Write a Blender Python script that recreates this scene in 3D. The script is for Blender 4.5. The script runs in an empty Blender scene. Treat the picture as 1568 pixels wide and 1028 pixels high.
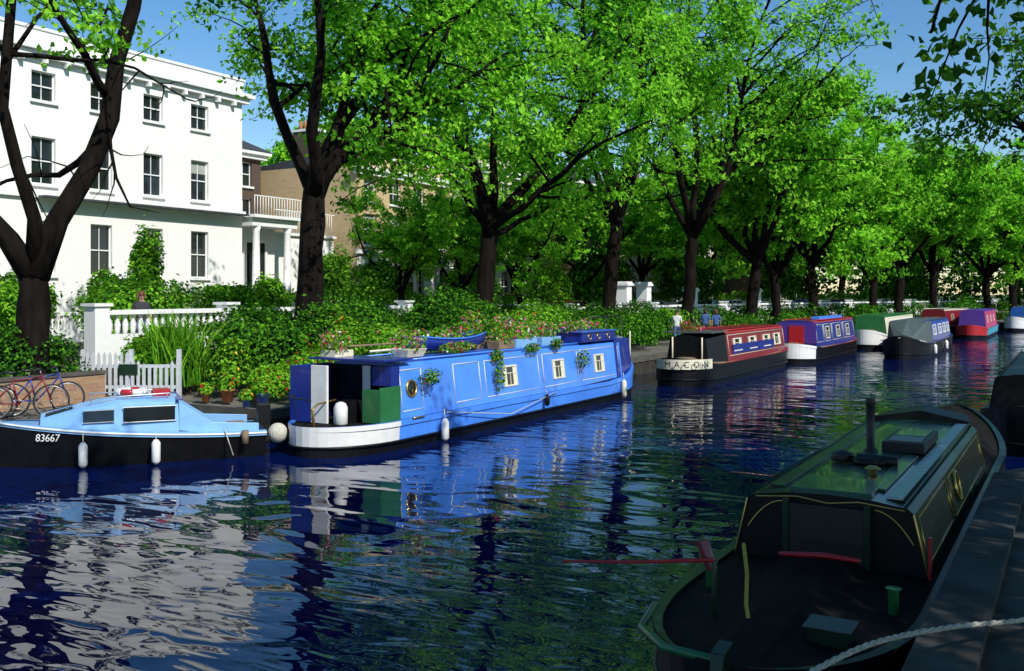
import bpy, math, random
import numpy as np
from mathutils import Vector, Matrix
scene=bpy.context.scene
R=math.radians
random.seed(4)
# ---------------------------------------------------------------- materials
def mat(name,col,rough=0.6,var=0.15,scale=6.0,metal=0.0,bump=0.0,spec=0.5,coat=0.0,stretch=None,col2=None,bd=.02):
    m=bpy.data.materials.new(name); m.use_nodes=True
    nt=m.node_tree; b=nt.nodes['Principled BSDF']
    b.inputs['Roughness'].default_value=rough; b.inputs['Metallic'].default_value=metal
    b.inputs['Specular IOR Level'].default_value=spec; b.inputs['Coat Weight'].default_value=coat
    tc=nt.nodes.new('ShaderNodeTexCoord'); n=nt.nodes.new('ShaderNodeTexNoise')
    n.inputs['Scale'].default_value=scale; n.inputs['Detail'].default_value=5
    mp=nt.nodes.new('ShaderNodeMapping')
    if stretch: mp.inputs['Scale'].default_value=stretch
    nt.links.new(tc.outputs['Object'],mp.inputs[0]); nt.links.new(mp.outputs[0],n.inputs['Vector'])
    cr=nt.nodes.new('ShaderNodeValToRGB')
    c2=col2 if col2 else [min(1,c*(1+var)) for c in col]
    c1=[c*(1-var) for c in col]
    cr.color_ramp.elements[0].position=.3; cr.color_ramp.elements[1].position=.7
    cr.color_ramp.elements[0].color=(*c1,1); cr.color_ramp.elements[1].color=(*c2,1)
    nt.links.new(n.outputs['Fac'],cr.inputs[0]); nt.links.new(cr.outputs[0],b.inputs['Base Color'])
    if bump>0:
        bp=nt.nodes.new('ShaderNodeBump'); bp.inputs['Strength'].default_value=bump; bp.inputs['Distance'].default_value=bd
        nt.links.new(n.outputs['Fac'],bp.inputs['Height']); nt.links.new(bp.outputs[0],b.inputs['Normal'])
    return m
def leafmat(name,c1,c2,trans=0.4):
    m=bpy.data.materials.new(name); m.use_nodes=True; nt=m.node_tree
    for n in list(nt.nodes): nt.nodes.remove(n)
    out=nt.nodes.new('ShaderNodeOutputMaterial'); g=nt.nodes.new('ShaderNodeNewGeometry')
    mx=nt.nodes.new('ShaderNodeMix'); mx.data_type='RGBA'
    mx.inputs[6].default_value=(*c1,1); mx.inputs[7].default_value=(*c2,1)
    nt.links.new(g.outputs['Random Per Island'],mx.inputs[0])
    d=nt.nodes.new('ShaderNodeBsdfDiffuse')
    t=nt.nodes.new('ShaderNodeBsdfTranslucent'); ms=nt.nodes.new('ShaderNodeMixShader'); ms.inputs[0].default_value=trans
    nt.links.new(mx.outputs[2],d.inputs['Color']); nt.links.new(mx.outputs[2],t.inputs['Color'])
    nt.links.new(d.outputs[0],ms.inputs[1]); nt.links.new(t.outputs[0],ms.inputs[2]); nt.links.new(ms.outputs[0],out.inputs[0])
    return m
def brickmat(name,c1,c2,mortar):
    m=bpy.data.materials.new(name); m.use_nodes=True; nt=m.node_tree; b=nt.nodes['Principled BSDF']
    b.inputs['Roughness'].default_value=.85
    tc=nt.nodes.new('ShaderNodeTexCoord'); sp=nt.nodes.new('ShaderNodeSeparateXYZ'); cb=nt.nodes.new('ShaderNodeCombineXYZ')
    nt.links.new(tc.outputs['Object'],sp.inputs[0])
    ad=nt.nodes.new('ShaderNodeMath'); nt.links.new(sp.outputs['X'],ad.inputs[0]); nt.links.new(sp.outputs['Y'],ad.inputs[1])
    nt.links.new(ad.outputs[0],cb.inputs['X']); nt.links.new(sp.outputs['Z'],cb.inputs['Y'])
    br=nt.nodes.new('ShaderNodeTexBrick'); br.inputs['Scale'].default_value=1
    br.inputs['Brick Width'].default_value=.225; br.inputs['Row Height'].default_value=.075; br.inputs['Mortar Size'].default_value=.01
    br.inputs['Color1'].default_value=(*c1,1); br.inputs['Color2'].default_value=(*c2,1); br.inputs['Mortar'].default_value=(*mortar,1)
    nt.links.new(cb.outputs[0],br.inputs['Vector']); nt.links.new(br.outputs['Color'],b.inputs['Base Color'])
    return m
M={}
M['white']=mat('white_stucco',(.82,.81,.78),.7,.03,3)
M['stucco2']=mat('cream_stucco',(.68,.63,.50),.7,.08,2)
M['trim']=mat('white_trim_paint',(.80,.80,.78),.5,.04,8)
M['glass']=mat('window_glass',(.015,.02,.022),.06,.3,.7,spec=.6)
M['blind']=mat('window_blind',(.35,.37,.33),.8,.1,5)
M['slate']=mat('roof_slate',(.045,.05,.055),.7,.3,4)
M['ybrick']=brickmat('yellow_brick',(.60,.42,.18),(.48,.32,.14),(.5,.44,.34))
M['bbrick']=brickmat('brown_brick',(.09,.055,.035),(.065,.04,.028),(.09,.07,.06))
M['rbrick']=brickmat('towpath_brick',(.40,.22,.10),(.28,.14,.07),(.25,.22,.18))
M['iron']=mat('black_iron',(.010,.010,.011),.45,.2,8)
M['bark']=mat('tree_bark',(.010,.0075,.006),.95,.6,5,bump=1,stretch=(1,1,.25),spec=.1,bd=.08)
M['grass']=mat('ground_grass',(.04,.08,.02),.95,.4,2,bump=.3)
M['soil']=mat('ground_soil',(.03,.025,.015),.95,.4,3)
M['asphalt']=mat('asphalt',(.06,.06,.062),.85,.2,6)
M['paving']=mat('paving_stone',(.13,.12,.10),.85,.35,1.6,bump=.3)
M['coping']=mat('coping_stone',(.08,.075,.065),.85,.45,2.5,bump=.5)
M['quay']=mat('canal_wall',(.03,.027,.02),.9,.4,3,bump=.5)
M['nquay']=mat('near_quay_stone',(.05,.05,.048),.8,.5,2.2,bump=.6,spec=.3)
M['black']=mat('hull_black',(.005,.005,.006),.45,.3,5,spec=.25)
M['boatblue']=mat('boat_sky_blue_paint',(.06,.235,.82),.35,.16,1.6,coat=.25)
M['boatblue2']=mat('boat_panel_blue_paint',(.035,.12,.52),.35,.12,2.2,coat=.25)
M['navy']=mat('boat_navy_paint',(.010,.025,.22),.35,.15,3,coat=.3)
M['bgreen']=mat('boat_green_paint',(.02,.14,.04),.4,.15,3,coat=.2)
M['cream']=mat('boat_cream_paint',(.7,.66,.5),.45,.06,5)
M['bwhite']=mat('boat_white_paint',(.72,.72,.7),.4,.08,4,coat=.2)
M['red']=mat('boat_red_paint',(.40,.012,.02),.4,.12,3,coat=.2)
M['maroon']=mat('boat_maroon_paint',(.18,.01,.02),.4,.15,3,coat=.2)
M['grey']=mat('boat_grey_paint',(.07,.09,.09),.5,.12,3)
M['dkgreen']=mat('boat_dark_green_paint',(.007,.026,.013),.35,.25,3,coat=.15,spec=.35)
M['rgreen']=mat('boat_roof_green',(.012,.07,.045),.28,.35,1.8,coat=.4)
M['deckd']=mat('dark_oiled_deck',(.008,.0065,.005),.8,.4,4,spec=.15)
M['cruiser']=mat('cruiser_pale_blue',(.20,.42,.72),.4,.08,4,coat=.2)
M['pink']=mat('boat_pink_paint',(.42,.04,.13),.45,.1,3)
M['purple']=mat('boat_purple_paint',(.08,.03,.26),.45,.1,3)
M['cyan']=mat('boat_turquoise_paint',(.04,.3,.42),.45,.1,3)
M['rope']=mat('mooring_rope',(.5,.48,.4),.9,.3,40,bump=.6)
M['ropey']=mat('yellow_rope',(.4,.33,.05),.8,.3,40)
M['rubber']=mat('tyre_rubber',(.02,.02,.02),.8,.2,10)
M['brass']=mat('brass',(.6,.42,.12),.3,.1,6,metal=.9)
M['steel']=mat('steel',(.45,.46,.47),.35,.1,6,metal=.8)
M['terra']=mat('terracotta',(.4,.15,.06),.8,.2,8)
M['wood']=mat('weathered_wood',(.2,.14,.08),.75,.3,6,stretch=(1,.2,1))
M['picket']=mat('picket_paint',(.5,.53,.56),.6,.1,8)
M['skin']=mat('skin',(.5,.28,.2),.5,.05,9)
M['hairr']=mat('hair_auburn',(.12,.035,.015),.7,.2,20)
M['hairb']=mat('hair_dark',(.02,.014,.01),.7,.2,20)
M['denim']=mat('denim_cloth',(.05,.1,.28),.85,.15,20)
M['shirtw']=mat('white_cloth',(.65,.65,.65),.85,.05,20)
M['shirtd']=mat('dark_cloth',(.03,.03,.04),.85,.1,20)
T1=[leafmat('plane_leaf_bright',(.26,.66,.035),(.44,.88,.08),.5),leafmat('plane_leaf_mid',(.14,.44,.02),(.30,.68,.045),.5),leafmat('plane_leaf_deep',(.035,.16,.01),(.13,.38,.025),.4)]
T5=[leafmat('near_leaf_a',(.10,.32,.025),(.22,.50,.05),.55),leafmat('near_leaf_b',(.04,.15,.015),(.12,.30,.03),.5)]
L2=leafmat('bush_leaf',(.03,.13,.01),(.13,.36,.022),.3)
L3=leafmat('dark_shrub_leaf',(.009,.04,.008),(.04,.14,.015),.25)
L4=leafmat('bright_shrub_leaf',(.14,.38,.02),(.34,.68,.05),.4)
LR=leafmat('red_petal',(.5,.01,.02),(.75,.04,.05),.3)
LP=leafmat('pink_petal',(.65,.04,.25),(.85,.15,.4),.3)
LW=leafmat('white_petal',(.7,.7,.6),(.85,.85,.8),.3)
LY=leafmat('yellow_petal',(.7,.45,.03),(.85,.6,.05),.3)
# ---------------------------------------------------------------- mesh builder
class MB:
    def __init__(s): s.v=[];s.f=[];s.m=[];s.s=[];s.mats=[]
    def mi(s,m):
        if m not in s.mats: s.mats.append(m)
        return s.mats.index(m)
    def add(s,vs,fs,m,smooth=False,X=None):
        o=len(s.v)
        if X is not None: vs=[X@Vector(v) for v in vs]
        s.v+= [tuple(v) for v in vs]; i=s.mi(m)
        for f in fs: s.f.append([o+k for k in f]); s.m.append(i); s.s.append(smooth)
    def box(s,x0,x1,y0,y1,z0,z1,m,X=None):
        s.add([(x0,y0,z0),(x1,y0,z0),(x1,y1,z0),(x0,y1,z0),(x0,y0,z1),(x1,y0,z1),(x1,y1,z1),(x0,y1,z1)],
              [(0,3,2,1),(4,5,6,7),(0,1,5,4),(1,2,6,5),(2,3,7,6),(3,0,4,7)],m,False,X)
    def cb(s,c,d,m,X=None):
        s.box(c[0]-d[0]/2,c[0]+d[0]/2,c[1]-d[1]/2,c[1]+d[1]/2,c[2]-d[2]/2,c[2]+d[2]/2,m,X)
    def tube(s,pts,rs,m,n=8,X=None,closed=False):
        pts=[Vector(p) for p in pts]
        if not hasattr(rs,'__len__'): rs=[rs]*len(pts)
        vs=[];fs=[];N=len(pts); ref=None
        for i,p in enumerate(pts):
            if closed: t=(pts[(i+1)%N]-pts[i-1])
            else: t=pts[min(i+1,N-1)]-pts[max(i-1,0)]
            if t.length<1e-9: t=Vector((0,0,1))
            t.normalize()
            if ref is None:
                ref=t.orthogonal().normalized()
            ref=(ref-t*ref.dot(t))
            ref=ref.normalized() if ref.length>1e-6 else t.orthogonal().normalized()
            b=t.cross(ref)
            for k in range(n):
                a=2*math.pi*k/n; vs.append(p+(ref*math.cos(a)+b*math.sin(a))*rs[i])
        rng=N if closed else N-1
        for i in range(rng):
            j=(i+1)%N
            for k in range(n):
                k2=(k+1)%n; fs.append((i*n+k,i*n+k2,j*n+k2,j*n+k))
        if not closed:
            fs.append(tuple(range(n))[::-1]); fs.append(tuple((N-1)*n+k for k in range(n)))
        s.add(vs,fs,m,True,X)
    def ring(s,c,r,t,m,axis='x',n=24,k=8,X=None):
        pts=[]
        for i in range(n):
            a=2*math.pi*i/n; u,w=math.cos(a)*r,math.sin(a)*r
            pts.append({'x':(c[0],c[1]+u,c[2]+w),'y':(c[0]+u,c[1],c[2]+w),'z':(c[0]+u,c[1]+w,c[2])}[axis])
        s.tube(pts,t,m,k,X,closed=True)
    def sph(s,c,r,m,nu=14,nv=9,X=None):
        if not hasattr(r,'__len__'): r=(r,r,r)
        vs=[];fs=[]
        for j in range(nv+1):
            ph=math.pi*j/nv
            for i in range(nu):
                a=2*math.pi*i/nu; vs.append((c[0]+r[0]*math.sin(ph)*math.cos(a),c[1]+r[1]*math.sin(ph)*math.sin(a),c[2]+r[2]*math.cos(ph)))
        for j in range(nv):
            for i in range(nu):
                i2=(i+1)%nu; fs.append((j*nu+i,(j+1)*nu+i,(j+1)*nu+i2,j*nu+i2))
        s.add(vs,fs,m,True,X)
    def loft(s,secs,m,closed=True,caps=True,smooth=False,X=None):
        n=len(secs[0]);vs=[p for q in secs for p in q];fs=[]
        for i in range(len(secs)-1):
            for k in range(n if closed else n-1):
                k2=(k+1)%n; fs.append((i*n+k,i*n+k2,(i+1)*n+k2,(i+1)*n+k))
        if caps: fs.append(tuple(range(n))[::-1]); fs.append(tuple((len(secs)-1)*n+k for k in range(n)))
        s.add(vs,fs,m,smooth,X)
    def build(s,name,parent=None,bevel=0,loc=None,rz=0):
        me=bpy.data.meshes.new(name); me.from_pydata(s.v,[],s.f)
        for m in s.mats: me.materials.append(m)
        me.polygons.foreach_set('material_index',s.m); me.polygons.foreach_set('use_smooth',s.s); me.update()
        o=bpy.data.objects.new(name,me); scene.collection.objects.link(o)
        if bevel:
            b=o.modifiers.new('bev','BEVEL'); b.width=bevel; b.segments=2; b.limit_method='ANGLE'; b.angle_limit=R(50)
        if parent: o.parent=parent
        if loc: o.location=loc
        o.rotation_euler[2]=rz
        return o
def empty(name,loc=(0,0,0),rz=0):
    e=bpy.data.objects.new(name,None); e.location=loc; e.rotation_euler[2]=rz; e.empty_display_size=.3
    scene.collection.objects.link(e); return e
# ---------------------------------------------------------------- leaves
def leaf_arrays(C,size,rng,up=.6,out=None,asp=.62,var=.35):
    N=len(C); n=rng.normal(size=(N,3)); n/=np.linalg.norm(n,axis=1)[:,None]
    n[:,2]+=up
    if out is not None: n+=out
    n/=np.linalg.norm(n,axis=1)[:,None]+1e-9
    a=rng.normal(size=(N,3)); a-=n*(a*n).sum(1)[:,None]; a/=np.linalg.norm(a,axis=1)[:,None]+1e-9
    b=np.cross(n,a); s=(size*(1-var+2*var*rng.random(N)))[:,None]*.5
    v=np.stack([C-a*s,C+b*s*asp+n*s*.25,C+a*s,C-b*s*asp+n*s*.25],1)
    return v.reshape(-1,3)
def quads_mesh(name,V,mats,midx=None):
    me=bpy.data.meshes.new(name); nv=len(V); nf=nv//4
    me.vertices.add(nv); me.vertices.foreach_set('co',V.astype(np.float32).ravel())
    me.loops.add(nv); me.loops.foreach_set('vertex_index',np.arange(nv,dtype=np.int32))
    me.polygons.add(nf); me.polygons.foreach_set('loop_start',np.arange(0,nv,4,dtype=np.int32))
    if midx is not None: me.polygons.foreach_set('material_index',midx.astype(np.int32))
    for m in mats: me.materials.append(m)
    me.update(calc_edges=True); return me
def cloud(name,C,size,mats,weights=None,seed=0,up=.6,out=None,parent=None,asp=.62):
    rng=np.random.default_rng(seed); V=leaf_arrays(np.asarray(C,float),size,rng,up,out,asp)
    w=np.array(weights if weights else [1]*len(mats),float); w/=w.sum()
    mi=rng.choice(len(mats),size=len(C),p=w)
    me=quads_mesh(name,V,mats,mi); o=bpy.data.objects.new(name,me); scene.collection.objects.link(o)
    if parent: o.parent=parent
    return o
def bush(name,c,r,n,size,mats,weights=None,seed=0,lump=.28):
    rng=np.random.default_rng(seed+100)
    D=rng.normal(size=(n,3)); D/=np.linalg.norm(D,axis=1)[:,None]; D[:,2]=np.where(D[:,2]<-.35,-D[:,2],D[:,2])
    K=rng.normal(size=(14,3)); K/=np.linalg.norm(K,axis=1)[:,None]
    amp=np.max(np.exp(6*(D@K.T-1))*rng.uniform(.3,1,14),axis=1)
    rad=(1-lump+2*lump*amp)*(rng.random(n)**.28)
    spk=rng.random(n)<.06; rad=np.where(spk,rad*1.2,rad)
    P=np.array(c)+D*rad[:,None]*np.array(r)
    return cloud(name,P,size,mats,weights,seed,.35,D*1.2)
# ---------------------------------------------------------------- trees
def make_tree(seed,fork=5.0,r0=.45,limbs=None,nl=5,spread=.75,limbL=6.5,leafn=80,leafs=.2,lmats=T1,lw=(4,4,2),lean=(0,0),sparse=1.0,minz=0,sub=6,tw=6):
    rnd=random.Random(seed); rng=np.random.default_rng(seed)
    mb=MB(); tips=[]
    def wander(p,d,L,n,up,amt):
        pts=[p.copy()]
        for i in range(n):
            d=(d+Vector((rnd.gauss(0,amt),rnd.gauss(0,amt),rnd.gauss(0,amt)+up))).normalized()
            p=p+d*(L/n); pts.append(p.copy())
        return pts,d
    base=Vector((0,0,-.3)); top=Vector((lean[0],lean[1],fork))
    tp=[base,Vector((0,0,.1))]; rr=[r0*1.5,r0*1.15]
    for k in range(1,9):
        t=k/8; tp.append(Vector((0,0,.1)).lerp(top,t)+Vector((rnd.uniform(-.05,.05),rnd.uniform(-.05,.05),0))); rr.append(r0*(1-.2*t)*rnd.uniform(.93,1.08))
    tp+= [top+Vector((0,0,.25)),top+Vector((0,0,.45))]; rr+=[r0*.55,r0*.1]
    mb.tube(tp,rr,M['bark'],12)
    if limbs is None:
        limbs=[]; a0=rnd.uniform(0,6.28)
        for i in range(nl):
            a=a0+i*6.283/nl+rnd.uniform(-.35,.35); sp=spread*rnd.uniform(.6,1.15)
            limbs.append((Vector((math.cos(a)*sp,math.sin(a)*sp,1)),limbL*rnd.uniform(.85,1.15),r0*rnd.uniform(.45,.65)))
        limbs.append((Vector((rnd.uniform(-.2,.2),rnd.uniform(-.2,.2),1)),limbL*1.1,r0*.62))
    for d,L,r in limbs:
        d=Vector(d).normalized()
        st=base.lerp(top,1-rnd.uniform(0,.12))
        pts,_=wander(st,d,L,8,.05,.15)
        rs=[r*(1-.78*i/8)*rnd.uniform(.92,1.1) for i in range(9)]; rs[0]=r*1.15
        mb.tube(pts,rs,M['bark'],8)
        for j in range(sub+2):
            t=rnd.uniform(.3,1.0) if j<sub+1 else 1.0
            i=min(int(t*8),7); p=pts[i].lerp(pts[i+1],t*8-i); dd=(pts[i+1]-pts[i]).normalized()
            sd=(dd*.5+Vector((rnd.gauss(0,1),rnd.gauss(0,1),rnd.gauss(.1,.6))).normalized()).normalized()
            l2=L*.48*(1.15-.5*t)*rnd.uniform(.7,1.3); r2=max(.03,rs[i]*.5)
            p2,_=wander(p,sd,l2,6,.03,.2)
            q2=[r2*(1-.75*k/6) for k in range(7)]
            mb.tube(p2,q2,M['bark'],6)
            for k in range(tw+1):
                t2=rnd.uniform(.25,1.0) if k<tw else 1.0
                i2=min(int(t2*6),5); pp=p2[i2].lerp(p2[i2+1],t2*6-i2); d3=(p2[i2+1]-p2[i2]).normalized()
                sd=(d3*.6+Vector((rnd.gauss(0,1),rnd.gauss(0,1),rnd.gauss(-.05,.6))).normalized()).normalized()
                p3,_=wander(pp,sd,rnd.uniform(.8,2.1),4,-.02,.25)
                mb.tube(p3,[.024,.018,.013,.009,.006],M['bark'],4)
                if rnd.random()<sparse: tips.append(p3)
    Cs=[];Ms=[]; w=np.array(lw[:len(lmats)],float); w/=w.sum()
    for p3 in tips:
        if p3[-1].z<minz: continue
        n=int(leafn*rnd.uniform(.35,1.45)); mi_=rng.choice(len(lmats),p=w)
        A=np.array([list(q) for q in p3]); t=rng.uniform(.8,3.999,n); i=t.astype(int); f=(t-i)[:,None]
        P=A[i]*(1-f)+A[np.minimum(i+1,4)]*f
        P+=rng.normal(size=(n,3))*np.array([.27,.27,.15]); Cs.append(P)
        Ms.append(np.where(rng.random(n)<.75,mi_,rng.integers(0,len(lmats),n)))
    C=np.concatenate(Cs); LM=np.concatenate(Ms)
    cen=C.mean(0)-np.array([0,0,2.0]); O=C-cen; O/=np.linalg.norm(O,axis=1)[:,None]
    V=leaf_arrays(C,leafs,rng,.45,O*.75)
    nb=len(mb.v); me=bpy.data.meshes.new('plane_tree')
    wv=np.array([list(v) for v in mb.v]); allv=np.concatenate([wv,V])
    li=[];ls=[];mi=[];c=0
    for f in mb.f:
        ls.append(c); li+=f; c+=len(f); mi.append(0)
    nl_=len(V)//4
    li=np.concatenate([np.array(li),np.arange(len(V))+nb]); ls=np.concatenate([np.array(ls),c+4*np.arange(nl_)])
    mi=np.concatenate([np.array(mi),LM+1])
    me.vertices.add(len(allv)); me.vertices.foreach_set('co',allv.astype(np.float32).ravel())
    me.loops.add(len(li)); me.loops.foreach_set('vertex_index',li.astype(np.int32))
    me.polygons.add(len(ls)); me.polygons.foreach_set('loop_start',ls.astype(np.int32))
    me.polygons.foreach_set('material_index',mi.astype(np.int32))
    me.polygons.foreach_set('use_smooth',(mi==0))
    me.materials.append(M['bark'])
    for m in lmats: me.materials.append(m)
    me.update(calc_edges=True)
    return me
def place(me,name,loc,rz=0,s=1):
    o=bpy.data.objects.new(name,me); o.location=loc; o.rotation_euler[2]=rz; o.scale=(s,s,s); scene.collection.objects.link(o); return o
# ---------------------------------------------------------------- canal geometry
def bx(y):
    if y<45: return -15.0
    if y<110: return -15+.0035*(y-45)**2
    return -15+.0035*65**2+.455*(y-110)
def edge(y): return -17.9 if y<15.6 else bx(y)
def rx(y):
    if y<18: return -1.0
    if y<45: return .4
    return bx(y)+15.4
ys=[-1500,-100,-40,0,8,15.59,15.61,18.01]+list(range(20,46,5))+list(range(48,112,4))+[130,200,400,1500]
def strip(name,prof,mats,y0=-1500,y1=1500):
    mb=MB(); yy=[y for y in ys if y0<=y<=y1]
    for k in range(len(prof)-1):
        vs=[];fs=[]
        for y in yy:
            for q in (prof[k],prof[k+1]):
                x=q[0](y) if callable(q[0]) else q[0]; vs.append((x,y,q[1]))
        for i in range(len(yy)-1): fs.append((2*i,2*i+1,2*i+3,2*i+2))
        mb.add(vs,fs,mats[k])
    return mb.build(name)
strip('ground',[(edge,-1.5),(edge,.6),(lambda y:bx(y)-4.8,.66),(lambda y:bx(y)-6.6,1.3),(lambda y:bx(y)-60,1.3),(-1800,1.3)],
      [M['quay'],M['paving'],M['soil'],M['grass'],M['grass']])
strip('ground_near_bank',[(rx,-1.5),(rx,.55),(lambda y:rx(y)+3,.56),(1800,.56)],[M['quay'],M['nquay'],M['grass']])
strip('canal_coping',[(lambda y:edge(y)-.35,.55),(lambda y:edge(y)-.35,.70),(lambda y:edge(y)+.04,.70),(lambda y:edge(y)+.04,.5)],[M['coping']]*3,-40,400)
strip('quay_coping',[(lambda y:rx(y)+.4,.5),(lambda y:rx(y)+.4,.64),(lambda y:rx(y)-.04,.64),(lambda y:rx(y)-.04,.45)],[M['nquay']]*3,-40,400)
strip('pavement',[(lambda y:bx(y)-7.6,1.3),(lambda y:bx(y)-7.6,1.42),(lambda y:bx(y)-9,1.42),(lambda y:bx(y)-9,1.3)],[M['paving']]*3,-100,400)
strip('road',[(lambda y:bx(y)-9,1.306),(lambda y:bx(y)-15,1.306)],[M['asphalt']],-100,400)
strip('pavement_far_side',[(lambda y:bx(y)-15,1.3),(lambda y:bx(y)-15,1.42),(lambda y:bx(y)-17,1.42),(lambda y:bx(y)-17,1.3)],[M['paving']]*3,-100,400)
def water():
    m=bpy.data.materials.new('canal_water'); m.use_nodes=True; nt=m.node_tree; b=nt.nodes['Principled BSDF']
    b.inputs['Base Color'].default_value=(.0005,.007,.065,1); b.inputs['Roughness'].default_value=.0; b.inputs['IOR'].default_value=1.42
    b.inputs['Specular IOR Level'].default_value=.55
    tc=nt.nodes.new('ShaderNodeTexCoord'); 
    def nz(scale,dist,det,rot,st):
        mp=nt.nodes.new('ShaderNodeMapping'); mp.inputs['Rotation'].default_value=(0,0,rot); mp.inputs['Scale'].default_value=st
        n=nt.nodes.new('ShaderNodeTexNoise'); n.inputs['Scale'].default_value=scale; n.inputs['Detail'].default_value=det; n.inputs['Distortion'].default_value=dist
        nt.links.new(tc.outputs['Object'],mp.inputs[0]); nt.links.new(mp.outputs[0],n.inputs['Vector']); return n
    a=nz(.75,.9,1,-.5,(.7,1.3,1)); c=nz(2.3,.7,1,-.5,(.55,1.7,1)); d=nz(.12,0,1,0,(1,1,1))
    b1=nt.nodes.new('ShaderNodeBump'); b1.inputs['Strength'].default_value=1; b1.inputs['Distance'].default_value=.038
    b2=nt.nodes.new('ShaderNodeBump'); b2.inputs['Distance'].default_value=.015
    mr=nt.nodes.new('ShaderNodeMapRange'); mr.inputs[1].default_value=.40; mr.inputs[2].default_value=.6; mr.inputs[3].default_value=.15; mr.inputs[4].default_value=1.0
    nt.links.new(d.outputs['Fac'],mr.inputs[0]); nt.links.new(mr.outputs[0],b2.inputs['Strength'])
    nt.links.new(a.outputs['Fac'],b1.inputs['Height']); nt.links.new(c.outputs['Fac'],b2.inputs['Height'])
    nt.links.new(b1.outputs[0],b2.inputs['Normal']); nt.links.new(b2.outputs[0],b.inputs['Normal'])
    mb=MB(); mb.add([(-30,-60,0),(1200,-60,0),(1200,1400,0),(-30,1400,0)],[(0,1,2,3)],m); mb.build('canal_water')
water()
# ---------------------------------------------------------------- houses
def facade(parts,x,y0,y1,z0,z1,wins,wall,rnd,sill=True):
    W,G,F=parts
    Y=sorted(set([y0,y1]+[w[0]-w[2]/2 for w in wins]+[w[0]+w[2]/2 for w in wins])); Z=sorted(set([z0,z1]+[w[1] for w in wins]+[w[1]+w[3] for w in wins]))
    for i in range(len(Y)-1):
        for j in range(len(Z)-1):
            yc=(Y[i]+Y[i+1])/2; zc=(Z[j]+Z[j+1])/2
            if any(abs(yc-w[0])<w[2]/2 and w[1]<zc<w[1]+w[3] for w in wins): continue
            W.add([(x,Y[i],Z[j]),(x,Y[i+1],Z[j]),(x,Y[i+1],Z[j+1]),(x,Y[i],Z[j+1])],[(0,1,2,3)],wall)
    D=.2
    for (yc,zb,w,h) in wins:
        a,b,c,d=yc-w/2,yc+w/2,zb,zb+h
        W.add([(x,a,c),(x,b,c),(x,b,d),(x,a,d),(x-D,a,c),(x-D,b,c),(x-D,b,d),(x-D,a,d)],[(0,4,5,1),(1,5,6,2),(2,6,7,3),(3,7,4,0)],wall)
        G.add([(x-D,a,c),(x-D,b,c),(x-D,b,d),(x-D,a,d)],[(0,1,2,3)],M['glass'])
        if rnd.random()<.25:
            hh=h*rnd.uniform(.15,.4); G.add([(x-D+.006,a,d-hh),(x-D+.006,b,d-hh),(x-D+.006,b,d),(x-D+.006,a,d)],[(0,1,2,3)],M['blind'])
        f=.045; X0,X1=x-D+.01,x-D+.06
        F.box(X0,X1,a,a+f,c,d,M['trim']);F.box(X0,X1,b-f,b,c,d,M['trim']);F.box(X0,X1,a+f,b-f,c,c+f,M['trim']);F.box(X0,X1,a+f,b-f,d-f,d,M['trim'])
        F.box(X0,X1+.02,a+f,b-f,(c+d)/2-.025,(c+d)/2+.025,M['trim'])
        F.box(X0,X1-.02,yc-.014,yc+.014,c+f,(c+d)/2-.025,M['trim']);F.box(X0,X1-.02,yc-.014,yc+.014,(c+d)/2+.025,d-f,M['trim'])
        if sill: F.box(x-.02,x+.12,a-.08,b+.08,c-.12,c-.003,M['trim'])
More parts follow.
